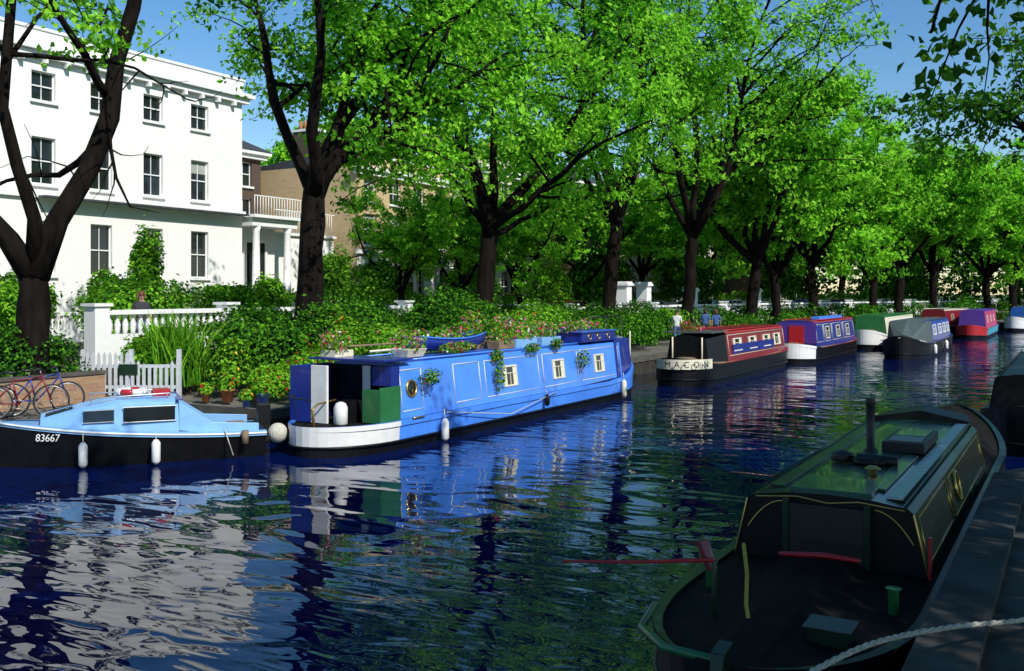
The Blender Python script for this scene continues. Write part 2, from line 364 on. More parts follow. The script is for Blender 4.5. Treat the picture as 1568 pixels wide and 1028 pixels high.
def house(name,x,y0,y1,depth,zs,wall,wall0=None,pitch=2.66,rows=None,roof='parapet',first=None,chim=True,cornice=.45,ww=1.15):
    rnd=random.Random(name+str(y0)); e=empty(name)
    W,G,F,Rf=MB(),MB(),MB(),MB()
    z0,zs1,z1=zs; first=first if first is not None else y0+pitch/2
    ysw=[];q=first
    while q<y1-.8: ysw.append(q); q+=pitch
    lo=[];hi=[]
    for zb,h in rows:
        for yy in ysw:
            (lo if zb<zs1 else hi).append((yy,zb,ww,h))
    facade((W,G,F),x,y0,y1,z0,zs1,lo,wall0 or wall,rnd); facade((W,G,F),x,y0,y1,zs1,z1,hi,wall,rnd)
    xb=x-depth
    W.add([(x,y0,z0),(xb,y0,z0),(xb,y0,z1),(x,y0,z1),(x,y1,z0),(xb,y1,z0),(xb,y1,z1),(x,y1,z1)],[(0,3,2,1),(4,5,6,7),(1,2,6,5)],wall)
    F.box(x-.05,x+.16,y0-.1,y1+.1,zs1-.12,zs1+.12,M['trim'])
    F.box(x-.1,x+cornice,y0-cornice,y1+cornice,z1-.35,z1-.15,M['trim']); F.box(x-.1,x+cornice*.6,y0-cornice*.6,y1+cornice*.6,z1-.6,z1-.353,M['trim'])
    if roof=='parapet':
        F.box(x-.35,x+.06,y0-.05,y1+.05,z1-.147,z1+.5,wall); F.box(x-.4,x+.12,y0-.12,y1+.12,z1+.503,z1+.62,M['trim'])
        Rf.add([(x-.3,y0,z1),(x-.3,y1,z1),(x-3,y1,z1+.7),(x-3,y0,z1+.7),(xb,y1,z1),(xb,y0,z1)],[(0,1,2,3),(3,2,4,5),(0,3,5),(1,4,2)],M['slate'])
    else:
        xm=(x+xb)/2; o=.5
        Rf.add([(x+o,y0-o,z1-.14),(x+o,y1+o,z1-.14),(xb-o,y1+o,z1-.14),(xb-o,y0-o,z1-.14),(xm,(y0+y1)/2-.8,z1+2.2),(xm,(y0+y1)/2+.8,z1+2.2)],[(0,1,5,4),(1,2,5),(2,3,4,5),(3,0,4)],M['slate'])
    if chim:
        for yy in ((y0+.9,y1-.9) if wall!=M['white'] else (y0+2,14,19.5)):
            Rf.box(x-5.2,x-3.6,yy-.45,yy+.45,z1-.2,z1+2.2,M['bbrick'] if wall!=M['white'] else M['rbrick'])
            Rf.box(x-5.3,x-3.5,yy-.52,yy+.52,z1+2.203,z1+2.35,M['trim'])
            for k in range(4): Rf.tube([(x-5+.4*k,yy,z1+2.35),(x-5+.4*k,yy,z1+2.9)],[.13,.1],M['terra'],8)
    W.build('walls',e);G.build('window_glass',e);F.build('window_frames_and_trim',e);Rf.build('roof_and_chimneys',e)
    return e
HX=-35.5
e=house('white_stucco_house',HX,8,35,11,(1.3,7.1,13.1),M['white'],pitch=2.66,first=8.39,rows=[(3.95,2.15),(7.55,1.85),(10.85,1.15)],ww=1.05)
p=MB()
p.box(HX-5,HX-.9,35.003,38.2,1.3,6.9,M['white']); p.box(HX-.9,HX+.5,35.2,38.4,6.55,6.95,M['trim']); p.box(HX-1,HX+.75,35.1,38.6,6.953,7.1,M['trim'])
for yy in (35.7,37.9):
    p.tube([(HX+.25,yy,3.0),(HX+.25,yy,3.2),(HX+.25,yy,3.25),(HX+.25,yy,6.3),(HX+.25,yy,6.55)],[.26,.26,.2,.17,.25],M['trim'],14)
p.box(HX-.9,HX+.6,35.1,38.5,1.3,3.0,M['white'])
p.box(HX-.895,HX-.83,36.1,37.4,3.0,5.8,M['iron']); p.box(HX-.85,HX-.8,36.2,36.7,3.1,5.2,M['glass']); p.box(HX-.85,HX-.8,36.8,37.3,3.1,5.2,M['glass'])
p.box(HX-.88,HX-.78,35.95,36.1,3.0,6.0,M['trim']);p.box(HX-.88,HX-.78,37.4,37.55,3.0,6.0,M['trim']);p.box(HX-.88,HX-.78,36.1,37.4,5.8,6.0,M['trim'])
for k in range(18): p.tube([(HX+.65,35.2+k*.19,7.1),(HX+.65,35.2+k*.19,8.0)],.018,M['trim'],5)
p.box(HX+.62,HX+.68,35.2,38.5,8.0,8.05,M['trim'])
p.box(HX-4,HX-1,38.2,43,1.3,6.3,M['white']); p.box(HX-4.1,HX-.85,38.25,43.1,6.303,6.45,M['trim'])
for k in range(24): p.tube([(HX-.95,38.4+k*.19,6.45),(HX-.95,38.4+k*.19,7.6)],.018,M['trim'],5)
p.box(HX-.98,HX-.92,38.3,43,7.6,7.65,M['trim'])
p.build('porch',e)
bal=MB(); bal.box(HX+.17,HX+.6,24,34.9,6.98,7.06,M['slate'])
for y in np.arange(8.2,35,1.0): bal.box(HX+.02,HX+.3,y,y+.16,12.3,12.5,M['trim'])
bal.build('verandah_canopy_and_dentils',e)
house('brick_house',HX-6,37.5,42.4,9,(1.3,6,11.6),M['bbrick'],pitch=2.4,rows=[(3.5,2),(6.8,1.9),(9.4,1.4)],roof='hip',chim=False)
house('yellow_brick_house',HX+.2,43.6,53.5,10,(1.3,5.6,10.6),M['ybrick'],M['white'],pitch=2.4,rows=[(2.6,2.2),(6.0,1.8),(8.5,1.3)],roof='parapet')
house('cream_stucco_house',HX+.5,56,66,10,(1.3,5.6,12.0),M['stucco2'],M['white'],pitch=2.5,rows=[(2.6,2.2),(6.4,2.0),(9.4,1.5)])
house('yellow_brick_house',HX+1.5,69,79,10,(1.3,5.6,12.2),M['ybrick'],M['stucco2'],pitch=2.4,rows=[(2.6,2.2),(6.4,2.0),(9.6,1.5)],roof='hip')
house('white_stucco_house',HX+4,83,95,10,(1.3,5.6,12.2),M['stucco2'],M['white'],pitch=2.9,rows=[(2.6,2.2),(6.4,2.0),(9.6,1.5)],roof='hip')
house('brick_house',HX+8,98,112,10,(1.3,5.6,12.8),M['bbrick'],M['white'],pitch=2.9,rows=[(2.6,2.2),(6.4,2.0),(9.8,1.5)],roof='hip')
for (yy,xx) in ((61.1,HX+.5),(48.6,HX+.2),(73.9,HX+1.5)):
    q=MB(); 
    for s in (-1.1,1.1): q.tube([(xx+1.3,yy+s,1.3),(xx+1.3,yy+s,1.6),(xx+1.3,yy+s,4.6),(xx+1.3,yy+s,4.8)],[.24,.19,.16,.24],M['trim'],12)
    q.box(xx+.02,xx+1.6,yy-1.5,yy+1.5,4.8,5.3,M['trim']); q.box(xx+.03,xx+1.75,yy-1.65,yy+1.65,5.303,5.42,M['trim']); q.box(xx+.01,xx+.06,yy-.6,yy+.6,1.5,3.9,M['iron'])
    q.build('portico')
def balustrade(name,y0,y1,off,zt=2.55,zb=1.3,pier=4.2,xc=None):
    mb=MB(); n=max(1,round((y1-y0)/pier)); 
    def xx(y): return xc if xc is not None else bx(y)+off
    for i in range(n+1):
        y=y0+(y1-y0)*i/n; x=xx(y); mb.box(x-.22,x+.22,y-.22,y+.22,zb,zt+.12,M['trim']); mb.box(x-.28,x+.28,y-.28,y+.28,zt+.123,zt+.2,M['trim'])
        if i<n:
            y2=y0+(y1-y0)*(i+1)/n; x2=xx(y2)
            def seg(z0,z1,h):
                mb.loft([[(x-h,y+.22,z0),(x+h,y+.22,z0),(x+h,y+.22,z1),(x-h,y+.22,z1)],[(x2-h,y2-.22,z0),(x2+h,y2-.22,z0),(x2+h,y2-.22,z1),(x2-h,y2-.22,z1)]],M['trim'])
            seg(zb,zt-.62,.16); seg(zt-.1,zt+.02,.15)
            m=int((y2-y-.5)/.24)
            for k in range(m):
                t=(k+.5)/m; yk=y+.25+(y2-y-.5)*t; xk=x+(x2-x)*t
                mb.tube([(xk,yk,zt-.62),(xk,yk,zt-.5),(xk,yk,zt-.36),(xk,yk,zt-.2),(xk,yk,zt-.1)],[.05,.075,.085,.04,.06],M['trim'],6)
    return mb.build(name)
balustrade('stone_balustrade',16.6,30,0,2.75,1.3,4.6,xc=-22.0)
balustrade('stone_balustrade',34,110,-7.0,2.5,1.3,5)
balustrade('garden_wall_balustrade',20,110,-17.3,2.5,1.3,6)
for (x,y,h) in ((-22.6,52,3.9),(-22.6,55,3.9),(-22.3,62.5,3.6),(-21,73,3.6)):
    g=MB(); g.box(x-.35,x+.35,y-.35,y+.35,1.2,h-.25,M['trim']); g.box(x-.45,x+.45,y-.45,y+.45,h-.247,h-.1,M['trim']); g.box(x-.38,x+.38,y-.38,y+.38,h-.097,h,M['trim']); g.build('gate_pier',bevel=.015)
# ---------------------------------------------------------------- boats
def narrowboat(name,cx,y0,L,W=2.1,near=(1.2,.0,2.0),far=(2.6,.35,2.0),zg=.6,zt=1.75,cab=(1.5,10),hull=None,cabm=None,roofm=None,handm=None,
               bandm=None,windows=(),ports=(),panels=(),linem=None,band_len=1.6,rz=0,inset=.12,winw=.62,winh=.48,curt=None,endm=None,endcap=None):
    e=empty(name,(cx,y0,0),rz); 
    ln,sn,pn=near; lf,sf,pf=far
    def half(y):
        w=1.0
        if y<ln: w=min(w,max(0,1-(1-y/ln)**pn)**(1/pn if pn>=2 else .5))
        if y>L-lf: w=min(w,max(0,1-(1-(L-y)/lf)**pf)**.62)
        return w*W/2
    def sheer(y): return sn*max(0,1-y/2.6)**2+sf*max(0,1-(L-y)/3.2)**1.6
    N=10; Y=[ln*(1-math.cos(math.pi/2*i/N)) for i in range(N)]+list(np.linspace(ln,L-lf,14))+[L-lf*(1-math.sin(math.pi/2*i/N)) for i in range(1,N+1)]
    def ring(z,k,sc):
        P=[(half(y)*sc,y,z+k*sheer(y)) for y in Y]; Q=[(-half(y)*sc,y,z+k*sheer(y)) for y in Y[::-1]]
        return P+Q
    H=MB(); n=len(Y)*2
    lay=[(-.4,0,.86),(.0,0,.93),(.18,.2,.965),(.2,.2,.985),(zg-.1,.9,1.0),(zg-.1,.9,1.03),(zg,1,1.03),(zg,1,.93),(zg-.04,1,.93)]
    for k in range(len(lay)-1):
        a=ring(*lay[k]);b=ring(*lay[k+1])
        for i in range(n):
            j=(i+1)%n; y=(a[i][1]+a[j][1])/2
            m=M['black']
            if k>=3:
                m=hull or M['black']
                if bandm and y<band_len: m=bandm
            if k>=6: m=handm or hull or M['black']
            H.add([a[i],a[j],b[j],b[i]],[(0,1,2,3)],m,smooth=(k in(0,1,2,3)))
    d=ring(zg-.04,1,.93); H.add(d,[tuple(range(n))],M['wood'] if endm is None else endm)
    H.tube(ring(.19,.2,.99),.03,M['black'],6,closed=True)
    H.build('hull',e)
    c0,c1=cab; wb=W/2-inset; wt=wb-.13; zr=zt
    def sec(y,cut=0):
        ww=min(1,half(y)/(W/2)+.04)
        return [(wb*ww,y,zg),(wt*ww,y,zr-.05),(wt*ww-.06,y,zr),(wt*ww*.5,y,zr+.05),(0,y,zr+.065),(-wt*ww*.5,y,zr+.05),(-wt*ww+.06,y,zr),(-wt*ww,y,zr-.05),(-wb*ww,y,zg)]
    C=MB(); s0,s1=sec(c0),sec(c1)
    for k,mm in ((0,cabm),(1,handm or roofm),(2,roofm),(3,roofm),(4,roofm),(5,roofm),(6,handm or roofm),(7,cabm)):
        C.add([s0[k],s0[k+1],s1[k+1],s1[k]],[(0,1,2,3)],mm)
    C.add(s0,[tuple(range(9))],endcap or cabm); C.add(s1,[tuple(range(9))[::-1]],endcap or cabm)
    C.build('cabin',e)
    D=MB(); ang=math.atan2(.13,zr-.05-zg)
    for sg in (1,-1):
        D.tube([(sg*(wt-.1),c0+.1,zr+.055),(sg*(wt-.1),c1-.1,zr+.055)],.02,handm or cabm,6)
        def fx(y,z):
            t=(z-zg)/(zr-.05-zg); return Matrix.Translation((sg*(wb-.13*t),y,z))@Matrix.Rotation(-sg*ang,4,'Y')
        for w in windows:
            y,z=w[0],w[1]; X=fx(y,z); ww=w[2] if len(w)>2 else winw; wh=w[3] if len(w)>3 else winh
            D.cb((0,0,0),(.012,ww,wh),M['glass'],X)
            if curt:
                D.cb((sg*.008,-ww*.36,0),(.004,ww*.22,wh*.95),curt,X);D.cb((sg*.008,ww*.36,0),(.004,ww*.22,wh*.95),curt,X)
            f=.04
            for dy in (-ww/2,ww/2): D.cb((sg*.01,dy,0),(.04,f,wh+f),linem or M['trim'],X)
            for dz in (-wh/2,wh/2): D.cb((sg*.012,0,dz),(.036,ww-f,f),linem or M['trim'],X)
            D.cb((sg*.011,0,wh*.14),(.028,ww-f,.018),linem or M['trim'],X); D.cb((sg*.011,0,-wh*.17),(.028,.018,wh*.58),linem or M['trim'],X)
        for (y,z) in ports:
            X=fx(y,z); D.ring((sg*.015,0,0),.17,.028,M['brass'],'x',20,6,X); D.tube([(0,0,0),(sg*.014,0,0)],.165,M['glass'],20,X)
        for (ya,yb,za,zb_) in panels:
            for (p0,p1) in (((ya,za),(yb,za)),((ya,zb_),(yb,zb_))):
                a=fx(p0[0],p0[1])@Vector((sg*.004,0,0)); b=fx(p1[0],p1[1])@Vector((sg*.004,0,0)); D.tube([a,b],.011,linem,4)
            for y in (ya,yb):
                a=fx(y,za)@Vector((sg*.004,0,0)); b=fx(y,zb_)@Vector((sg*.004,0,0)); D.tube([a,b],.011,linem,4)
    D.build('windows_rails_and_trim',e)
    return e,(wb,wt,zr)
def add_cloud(parent,name,boxes,n,size,mats,w,seed,up=.5):
    rng=np.random.default_rng(seed); P=[]
    for (c,r) in boxes:
        D=rng.normal(size=(n,3)); D/=np.linalg.norm(D,axis=1)[:,None]; P.append(np.array(c)+D*np.array(r)*(rng.random(n)**.4)[:,None])
    return cloud(name,np.concatenate(P),size,mats,w,seed,up,None,parent)
e,_=narrowboat('blue_narrowboat',-13.1,14.5,15.4,W=2.2,near=(1.7,.0,2.0),far=(2.4,.5,2.0),zg=.6,zt=1.74,cab=(1.9,13.3),hull=M['boatblue'],cabm=M['boatblue'],roofm=M['boatblue2'],
    handm=M['boatblue'],bandm=M['bwhite'],band_len=2.0,windows=[(6.5,1.17),(9.1,1.17),(11.7,1.17)],ports=[(2.35,1.2)],linem=M['cream'],
    panels=[(1.98,2.75,.75,1.6),(4.0,5.1,.75,1.6),(5.35,8.0,.75,1.6),(8.25,10.3,.75,1.6),(10.5,13.1,.75,1.6)],curt=M['cream'],endm=M['deckd'])
b=MB()
b.box(-.98,-.86,.75,1.9,.58,1.72,M['navy']); b.box(-.98,-.42,.72,.76,.58,1.72,M['navy']); 
b.box(-.40,.02,.70,.76,.58,1.75,M['bwhite']); b.box(.16,.36,1.66,1.70,.58,1.7,M['bwhite'])
b.box(-.9,.9,1.86,1.897,.62,1.7,M['black']); b.box(.52,.95,1.2,1.24,.58,1.26,M['bgreen']); b.box(.95,.99,1.2,1.88,.58,1.3,M['bgreen'])
b.box(-.1,.3,1.1,1.5,.56,1.0,M['black']); b.box(.45,.96,1.6,1.88,1.3,1.7,M['navy'])
b.box(-1.0,1.0,1.3,2.3,1.815,1.86,M['navy'])
b.tube([(.3,.8,.56),(.3,.8,.6),(.3,.8,.92),(.3,.8,1.0),(.3,.8,1.03)],[.1,.14,.14,.1,.04],M['bwhite'],14)
b.tube([(0,.35,.5),(0,.3,.9),(0,.45,1.0),(0,1.0,1.04)],[.03,.03,.022,.018],M['brass'],8)
b.tube([(-.9,.9,1.1),(-.75,.5,1.12),(-.4,.25,1.12),(.1,.15,1.1)],.016,M['iron'],6); b.tube([(-.4,.25,1.12),(-.4,.28,.56)],.015,M['iron'],5)
b.build('stern_fittings',e,bevel=.01)
b=MB()
b.loft([[(1.02,12.9,.62),(.86,12.9,1.85),(0,12.9,1.98),(-.86,12.9,1.85),(-1.02,12.9,.62)],[(.8,14.5,.7),(.66,14.5,1.78),(0,14.5,1.9),(-.66,14.5,1.78),(-.8,14.5,.7)]],M['navy'])
b.box(-.9,.9,10.6,12.9,1.8,2.08,M['navy']); b.box(-.94,.94,10.55,12.95,2.083,2.12,M['boatblue2'])
for yy in (11.1,11.7,12.4): b.ring((.91,yy,1.94),.09,.016,M['brass'],'x',14,5)
b.tube([(.62,14.7,.7),(.62,14.7,2.0)],.03,M['cream'],6); b.tube([(0,15.2,.9),(0,15.2,1.25)],.05,M['navy'],8)
b.box(-.2,.2,14.95,15.1,1.0,1.35,M['navy'])
for yy in (4.8,8.2,10.2): b.tube([(0,yy,1.8),(0,yy,1.9),(0,yy,1.9),(0,yy,1.95)],[.05,.05,.11,.05],M['brass'],10)
for (yy,w,h) in ((7.9,1.1,.22),(9.3,1.1,.22)): b.box(.28,.62,yy-w/2,yy+w/2,1.8,1.8+h,M['cruiser'])
b.box(.2,.55,6.6,7.5,1.8,2.0,M['wood']); b.box(-.5,-.15,6.2,7.4,1.8,2.0,M['wood'])
b.loft([[(.3,2.6,1.82),(.62,2.6,1.82),(.7,2.55,2.0),(.22,2.55,2.0)],[(.3,3.2,1.82),(.62,3.2,1.82),(.7,3.25,2.0),(.22,3.25,2.0)]],M['cream'])
b.box(-.75,-.35,1.4,2.0,1.86,2.0,M['cream'])
b.tube([(-.6,1.6,2.06),(-.6,13,2.0)],.025,M['wood'],6); b.tube([(-.7,3,1.9),(-.7,12,1.9)],.03,M['cream'],6)
b.build('bow_and_roof_fittings',e,bevel=.01)
q=MB(); secs=[]
for i in range(9):
    t=i/8; y=3.6+2.9*t; w=.42*math.sin(math.pi*(.12+.76*t))**.6; h=.1*(2*t-1)**2
    secs.append([(-w,y,2.14+h),(-w*.75,y,1.92+h*.6),(0,y,1.86+h*.5),(w*.75,y,1.92+h*.6),(w,y,2.14+h),(w*.86,y,2.14+h),(0,y,1.96+h*.5),(-w*.86,y,2.14+h)])
q.loft(secs,M['navy'],smooth=True); q.tube([s[4] for s in secs],.02,M['boatblue'],6); q.tube([s[0] for s in secs],.02,M['boatblue'],6); q.build('roof_dinghy',e)
f=MB()
def fender(mb,x,y,z0,z1,m,r=.085,top=.5): 
    mb.tube([(x,y,z0),(x,y,z0+.06),(x,y,z1-.08),(x,y,z1)],[r*.5,r,r,r*.4],m,12); mb.tube([(x,y,z1),(x-.03,y,z1+top)],.012,M['rope'],5)
fender(f,1.24,3.15,.02,.5,M['bwhite'],.085,.2); fender(f,1.2,12.9,.05,.6,M['cream'],.08,.2); fender(f,1.22,7.9,.3,.6,M['black'],.07,.1)
f.sph((-.75,.12,.42),.2,M['rope'],12,8); f.tube([(1.18,3.3,.62),(1.25,6.0,.3),(1.2,8.5,.62)],.01,M['rope'],5)
f.tube([(1.13,2.1,.6),(1.16,2.1,.62),(1.16,2.5,.62)],.02,M['brass'],6)
f.build('fenders_and_ropes',e)
add_cloud(e,'roof_planting',[((.45,8.0,2.18),(.3,.65,.24)),((.45,9.3,2.18),(.3,.6,.24)),((.45,10.6,2.25),(.25,.4,.2)),((.4,7,2.25),(.3,.45,.45)),((.45,2.9,2.16),(.42,.5,.3)),((-.55,1.6,2.16),(.36,.45,.28)),((0,5.0,2.24),(.3,1.3,.2)),((-.3,6.7,2.35),(.3,.6,.5)),((-.3,8.6,2.25),(.3,.9,.5)),((-.3,10.1,2.25),(.3,.6,.4)),((.6,4.6,1.95),(.15,.8,.14)),((.3,12.0,2.28),(.4,.7,.16))],430,.08,[L4,L2,LP,LR,LW],[5,5,1.9,.6,.6],5)
add_cloud(e,'hanging_baskets',[((1.12,2.8,1.42),(.22,.33,.2)),((1.08,5.75,1.25),(.12,.18,.42)),((1.08,10.35,1.35),(.2,.3,.3)),((.95,5.8,1.7),(.15,.25,.15)),((.95,8.95,1.85),(.16,.25,.16)),((.95,7.6,1.8),(.14,.4,.14))],300,.065,[L2,L3,L4,LR,LP],[5,4,3,.3,.8],6)
# --- MACON boat
e,_=narrowboat('red_narrowboat',-12.05,31.9,13,W=2.1,near=(1.5,.3,2.0),far=(2.2,.2,2.0),zg=.7,zt=1.78,cab=(3.3,11.5),hull=M['black'],cabm=M['maroon'],roofm=M['maroon'],handm=M['red'],
   windows=[(4.6,1.28),(6.6,1.28),(8.6,1.28),(10.2,1.28)],linem=M['cream'],panels=[(3.5,11.3,.9,1.66)],curt=M['cream'],winw=1.0,winh=.45)
b=MB(); b.box(.90,.912,3.9,9.6,.95,1.3,M['navy'])
b.loft([[(.8,1.5,.7),(.66,1.5,1.6),(0,1.5,1.72),(-.66,1.5,1.6),(-.8,1.5,.7)],[(.93,3.3,.7),(.8,3.3,1.7),(0,3.3,1.8),(-.8,3.3,1.7),(-.93,3.3,.7)]],M['black'])
b.box(-.9,.9,1.46,3.35,1.8,1.84,M['grey']); b.tube([(.55,1.45,.7),(.55,1.45,1.65)],.03,M['cream'],6); b.tube([(-.55,1.45,.7),(-.55,1.45,1.65)],.03,M['cream'],6)
pts=[]
for i in range(25):
    a=-math.pi/2+(-.7+i*2.0/24); pts.append((1.10*math.cos(a),1.5+1.58*math.sin(a)))
vs=[];fs=[]
for (x,y) in pts: vs+=[(x,y,.60),(x,y,.94)]
for i in range(24): fs.append((2*i,2*i+2,2*i+3,2*i+1))
b.add(vs,fs,M['cream'])
b.build('bow_cover_and_name_band',e)
def text(s,size,loc,rot,m,parent):
    c=bpy.data.curves.new('lettering','FONT'); c.body=s; c.size=size; c.extrude=.004; c.align_x='CENTER'; c.materials.append(m)
    o=bpy.data.objects.new('lettering',c); o.location=loc; o.rotation_euler=rot; o.parent=parent; scene.collection.objects.link(o); return o
for ch,da in zip('MACON',(-.52,-.24,.02,.29,.58)):
    a=-math.pi/2+.42+da; x,y=1.19*math.cos(a),1.5+1.69*math.sin(a)
    tx,ty=-1.19*math.sin(a),1.69*math.cos(a); text(ch,.30,(x,y,.67),(R(90),0,math.atan2(ty,tx)),M['black'],e)
add_cloud(e,'bow_flowers',[((.0,2.2,1.95),(.5,.5,.14)),((-.5,2.8,2.0),(.3,.3,.2))],200,.09,[L2,LR,LP],[3,1,1],9)
e,_=narrowboat('blue_and_red_narrowboat',-11.3,44.6,12,W=2.1,near=(1.3,.25,2.0),far=(2.2,.2,2.0),zg=.7,zt=1.9,cab=(1.4,10.5),hull=M['black'],cabm=M['navy'],roofm=M['maroon'],handm=M['red'],
   windows=[(3.9,1.35,.7,.55),(6.3,1.35,.7,.55),(8.6,1.35,.7,.55)],linem=M['cream'],panels=[(1.6,3.0,.95,1.75),(3.2,4.8,.95,1.75),(5,7.4,.95,1.75),(7.6,10.2,.95,1.75)],bandm=M['bwhite'],band_len=.9)
b=MB(); b.box(-.9,.9,1.37,1.398,.9,1.85,M['purple']); b.box(-.35,.35,1.34,1.368,.75,1.7,M['red']); b.box(.3,.7,3,8,1.97,2.1,M['boatblue']); b.tube([(0,5,1.9),(0,5,2.4)],.06,M['iron'],8)
b.box(-.2,.2,.6,.9,.66,.95,M['wood']);b.build('cabin_doors_and_roof_boxes',e,bevel=.01)
e,_=narrowboat('green_and_cream_narrowboat',-10.6,58.5,15,W=2.1,near=(1.6,.4,2.0),far=(2.2,.2,2.0),zg=.75,zt=1.85,cab=(2.2,13.5),hull=M['red'],cabm=M['cream'],roofm=M['bgreen'],handm=M['bgreen'],bandm=M['bwhite'],
   windows=[(4,1.35),(6.5,1.35),(9,1.35),(11.5,1.35)],linem=M['cream'],panels=[(2.4,13.2,1.0,1.75)],endcap=M['bgreen'])
e,_=narrowboat('grey_narrowboat',-7.5,50.6,14.5,W=2.15,near=(2.4,.45,2.0),far=(2.0,.2,2.0),zg=.7,zt=1.75,cab=(2.6,13),hull=M['black'],cabm=M['navy'],roofm=M['grey'],handm=M['navy'],
   windows=[(6.0,1.28,1.2,.5),(8.2,1.28,1.2,.5),(10.2,1.28,1.2,.5),(12,1.28,1.0,.5)],linem=M['trim'],curt=M['blind'],endcap=M['grey'])
b=MB()
b.loft([[(.5,1.0,.85),(.4,1.0,1.05),(0,1.0,1.2),(-.4,1.0,1.05),(-.5,1.0,.85)],[(1.0,2.7,.72),(.9,2.7,1.75),(0,2.7,1.9),(-.9,2.7,1.75),(-1.0,2.7,.72)],[(1.0,4.4,.72),(.9,4.4,1.78),(0,4.4,1.92),(-.9,4.4,1.78),(-1.0,4.4,.72)]],M['grey'])
b.tube([(-1.05,1.2,.85),(-.4,.2,1.0),(0,.0,1.05),(.4,.2,1.0),(1.05,1.2,.85)],.02,M['bwhite'],6)
fender(b,1.15,9,.1,.6,M['bwhite'],.1,.1); fender(b,1.15,4,.1,.6,M['bwhite'],.1,.1); b.build('bow_tarpaulin_and_fenders',e)
e,_=narrowboat('purple_narrowboat',-6.6,76,14,W=2.1,near=(1.6,.3,2.0),far=(2.0,.2,2.0),zg=.7,zt=1.95,cab=(2,12.5),hull=M['cyan'],cabm=M['pink'],roofm=M['purple'],handm=M['purple'],windows=[(4,1.35),(7,1.35),(10,1.35)],linem=M['cream'],bandm=M['red'],endcap=M['purple'])
e,_=narrowboat('blue_and_white_narrowboat',-4.8,92,12,W=2.1,near=(1.6,.5,2.0),far=(2.0,.2,2.0),zg=.8,zt=2.0,cab=(2,10.5),hull=M['bwhite'],cabm=M['boatblue'],roofm=M['grey'],handm=M['navy'],windows=[(4,1.4),(7,1.4)],linem=M['cream'],rz=R(-18))
e,_=narrowboat('maroon_narrowboat',-9.6,77,11,W=2.1,near=(1.6,.5,2.0),far=(2.0,.2,2.0),zg=.8,zt=2.0,cab=(2,9.5),hull=M['black'],cabm=M['maroon'],roofm=M['grey'],handm=M['cream'],windows=[(4,1.4),(7,1.4)],linem=M['cream'],rz=R(-8))
# --- foreground green narrowboat
e,_=narrowboat('dark_green_narrowboat',-2.15,6.7,14.8,W=2.15,near=(2.2,.1,2.0),far=(3.2,.5,2.0),zg=.5,zt=1.14,cab=(3.3,10),hull=M['black'],cabm=M['dkgreen'],roofm=M['rgreen'],handm=M['dkgreen'],
   linem=M['brass'],ports=[(6.4,.85)],panels=[(3.45,5.6,.6,1.04),(5.8,9.7,.6,1.04)],inset=.14,endcap=M['black'],endm=M['deckd'])
b=MB()
b.box(-.36,.36,3.2,3.295,.5,1.1,M['iron']); b.box(-.42,-.36,3.18,3.29,.5,1.14,M['dkgreen']); b.box(.36,.42,3.18,3.29,.5,1.14,M['dkgreen'])
b.box(.93,.96,3.25,3.3,.5,.9,M['red']); b.tube([(-.30,2.6,.74),(.1,2.62,.77),(.42,2.7,.74)],[.02,.03,.02],M['red'],8)
for s in (-1,1):
    b.tube([(s*(.44+.36*abs(t)**1.0),3.285,1.10-.30*t*t) for t in np.linspace(0,1,9)],.009,M['brass'],5)
b.tube([(-.72,3.285,1.12),(-.3,3.285,1.16),(0,3.285,1.12),(.3,3.285,1.16),(.72,3.285,1.12)],.009,M['brass'],5); b.tube([(.93,3.27,.52),(.8,3.27,1.1)],.012,M['brass'],5); b.tube([(-.93,3.27,.52),(-.8,3.27,1.1)],.010,M['brass'],5)
b.box(-.4,.4,3.4,4.2,1.19,1.23,M['rgreen'])
b.tube([(-.12,6.3,1.15),(-.12,6.3,1.22),(-.12,6.3,1.25),(-.12,6.3,1.78),(-.12,6.3,1.8),(-.12,6.3,1.88)],[.09,.09,.056,.054,.062,.062],M['iron'],16)
b.box(.0,.5,6.4,7.8,1.2,1.33,M['iron']); b.box(.06,.44,6.5,6.95,1.333,1.345,M['blind']); b.box(.06,.44,7.0,7.7,1.333,1.345,M['rgreen'])
b.tube([(-.28,5.4,1.21),(-.28,5.4,1.3),(-.28,5.4,1.34)],[.13,.13,.02],M['iron'],14)
b.tube([(-.1,5.3,1.26),(.35,5.35,1.25)],.07,M['iron'],10); b.ring((.05,5.35,1.24),.17,.05,M['black'],'z',18,8)
b.box(.52,.68,3.5,9.8,1.175,1.20,M['steel']); b.box(.30,.46,3.8,6.2,1.19,1.215,M['rgreen'])
for yy in (4.6,8.1): b.tube([(.2,yy,1.2),(.2,yy,1.27),(.2,yy,1.28),(.2,yy,1.31)],[.05,.05,.09,.04],M['brass'],12)
b.box(-.65,-.5,3.6,9.4,1.17,1.195,M['dkgreen'])
b.loft([[(.8,9.9,.5),(.72,9.9,1.22),(0,9.9,1.36),(-.72,9.9,1.22),(-.8,9.9,.5)],[(.78,10.6,.55),(.6,10.6,1.25),(0,10.6,1.38),(-.6,10.6,1.25),(-.78,10.6,.55)],[(.6,12.7,.7),(.1,12.7,1.05),(0,12.7,1.1),(-.1,12.7,1.05),(-.6,12.7,.7)]],M['black'])
b.build('cabin_fittings',e,bevel=.006)
b=MB()
b.loft([[(-.03,-.25,-.3),(.03,-.25,-.3),(.03,-.02,-.3),(-.03,-.02,-.3)],[(-.04,-.2,.55),(.04,-.2,.55),(.04,.02,.55),(-.04,.02,.55)],[(-.05,-.15,.72),(.05,-.15,.72),(.05,.05,.75),(-.05,.05,.75)]],M['dkgreen'])
b.tube([(-1.55,.55,.98),(-1.0,.8,.99),(-.45,1.15,1.0)],[.012,.015,.02],M['red'],8)
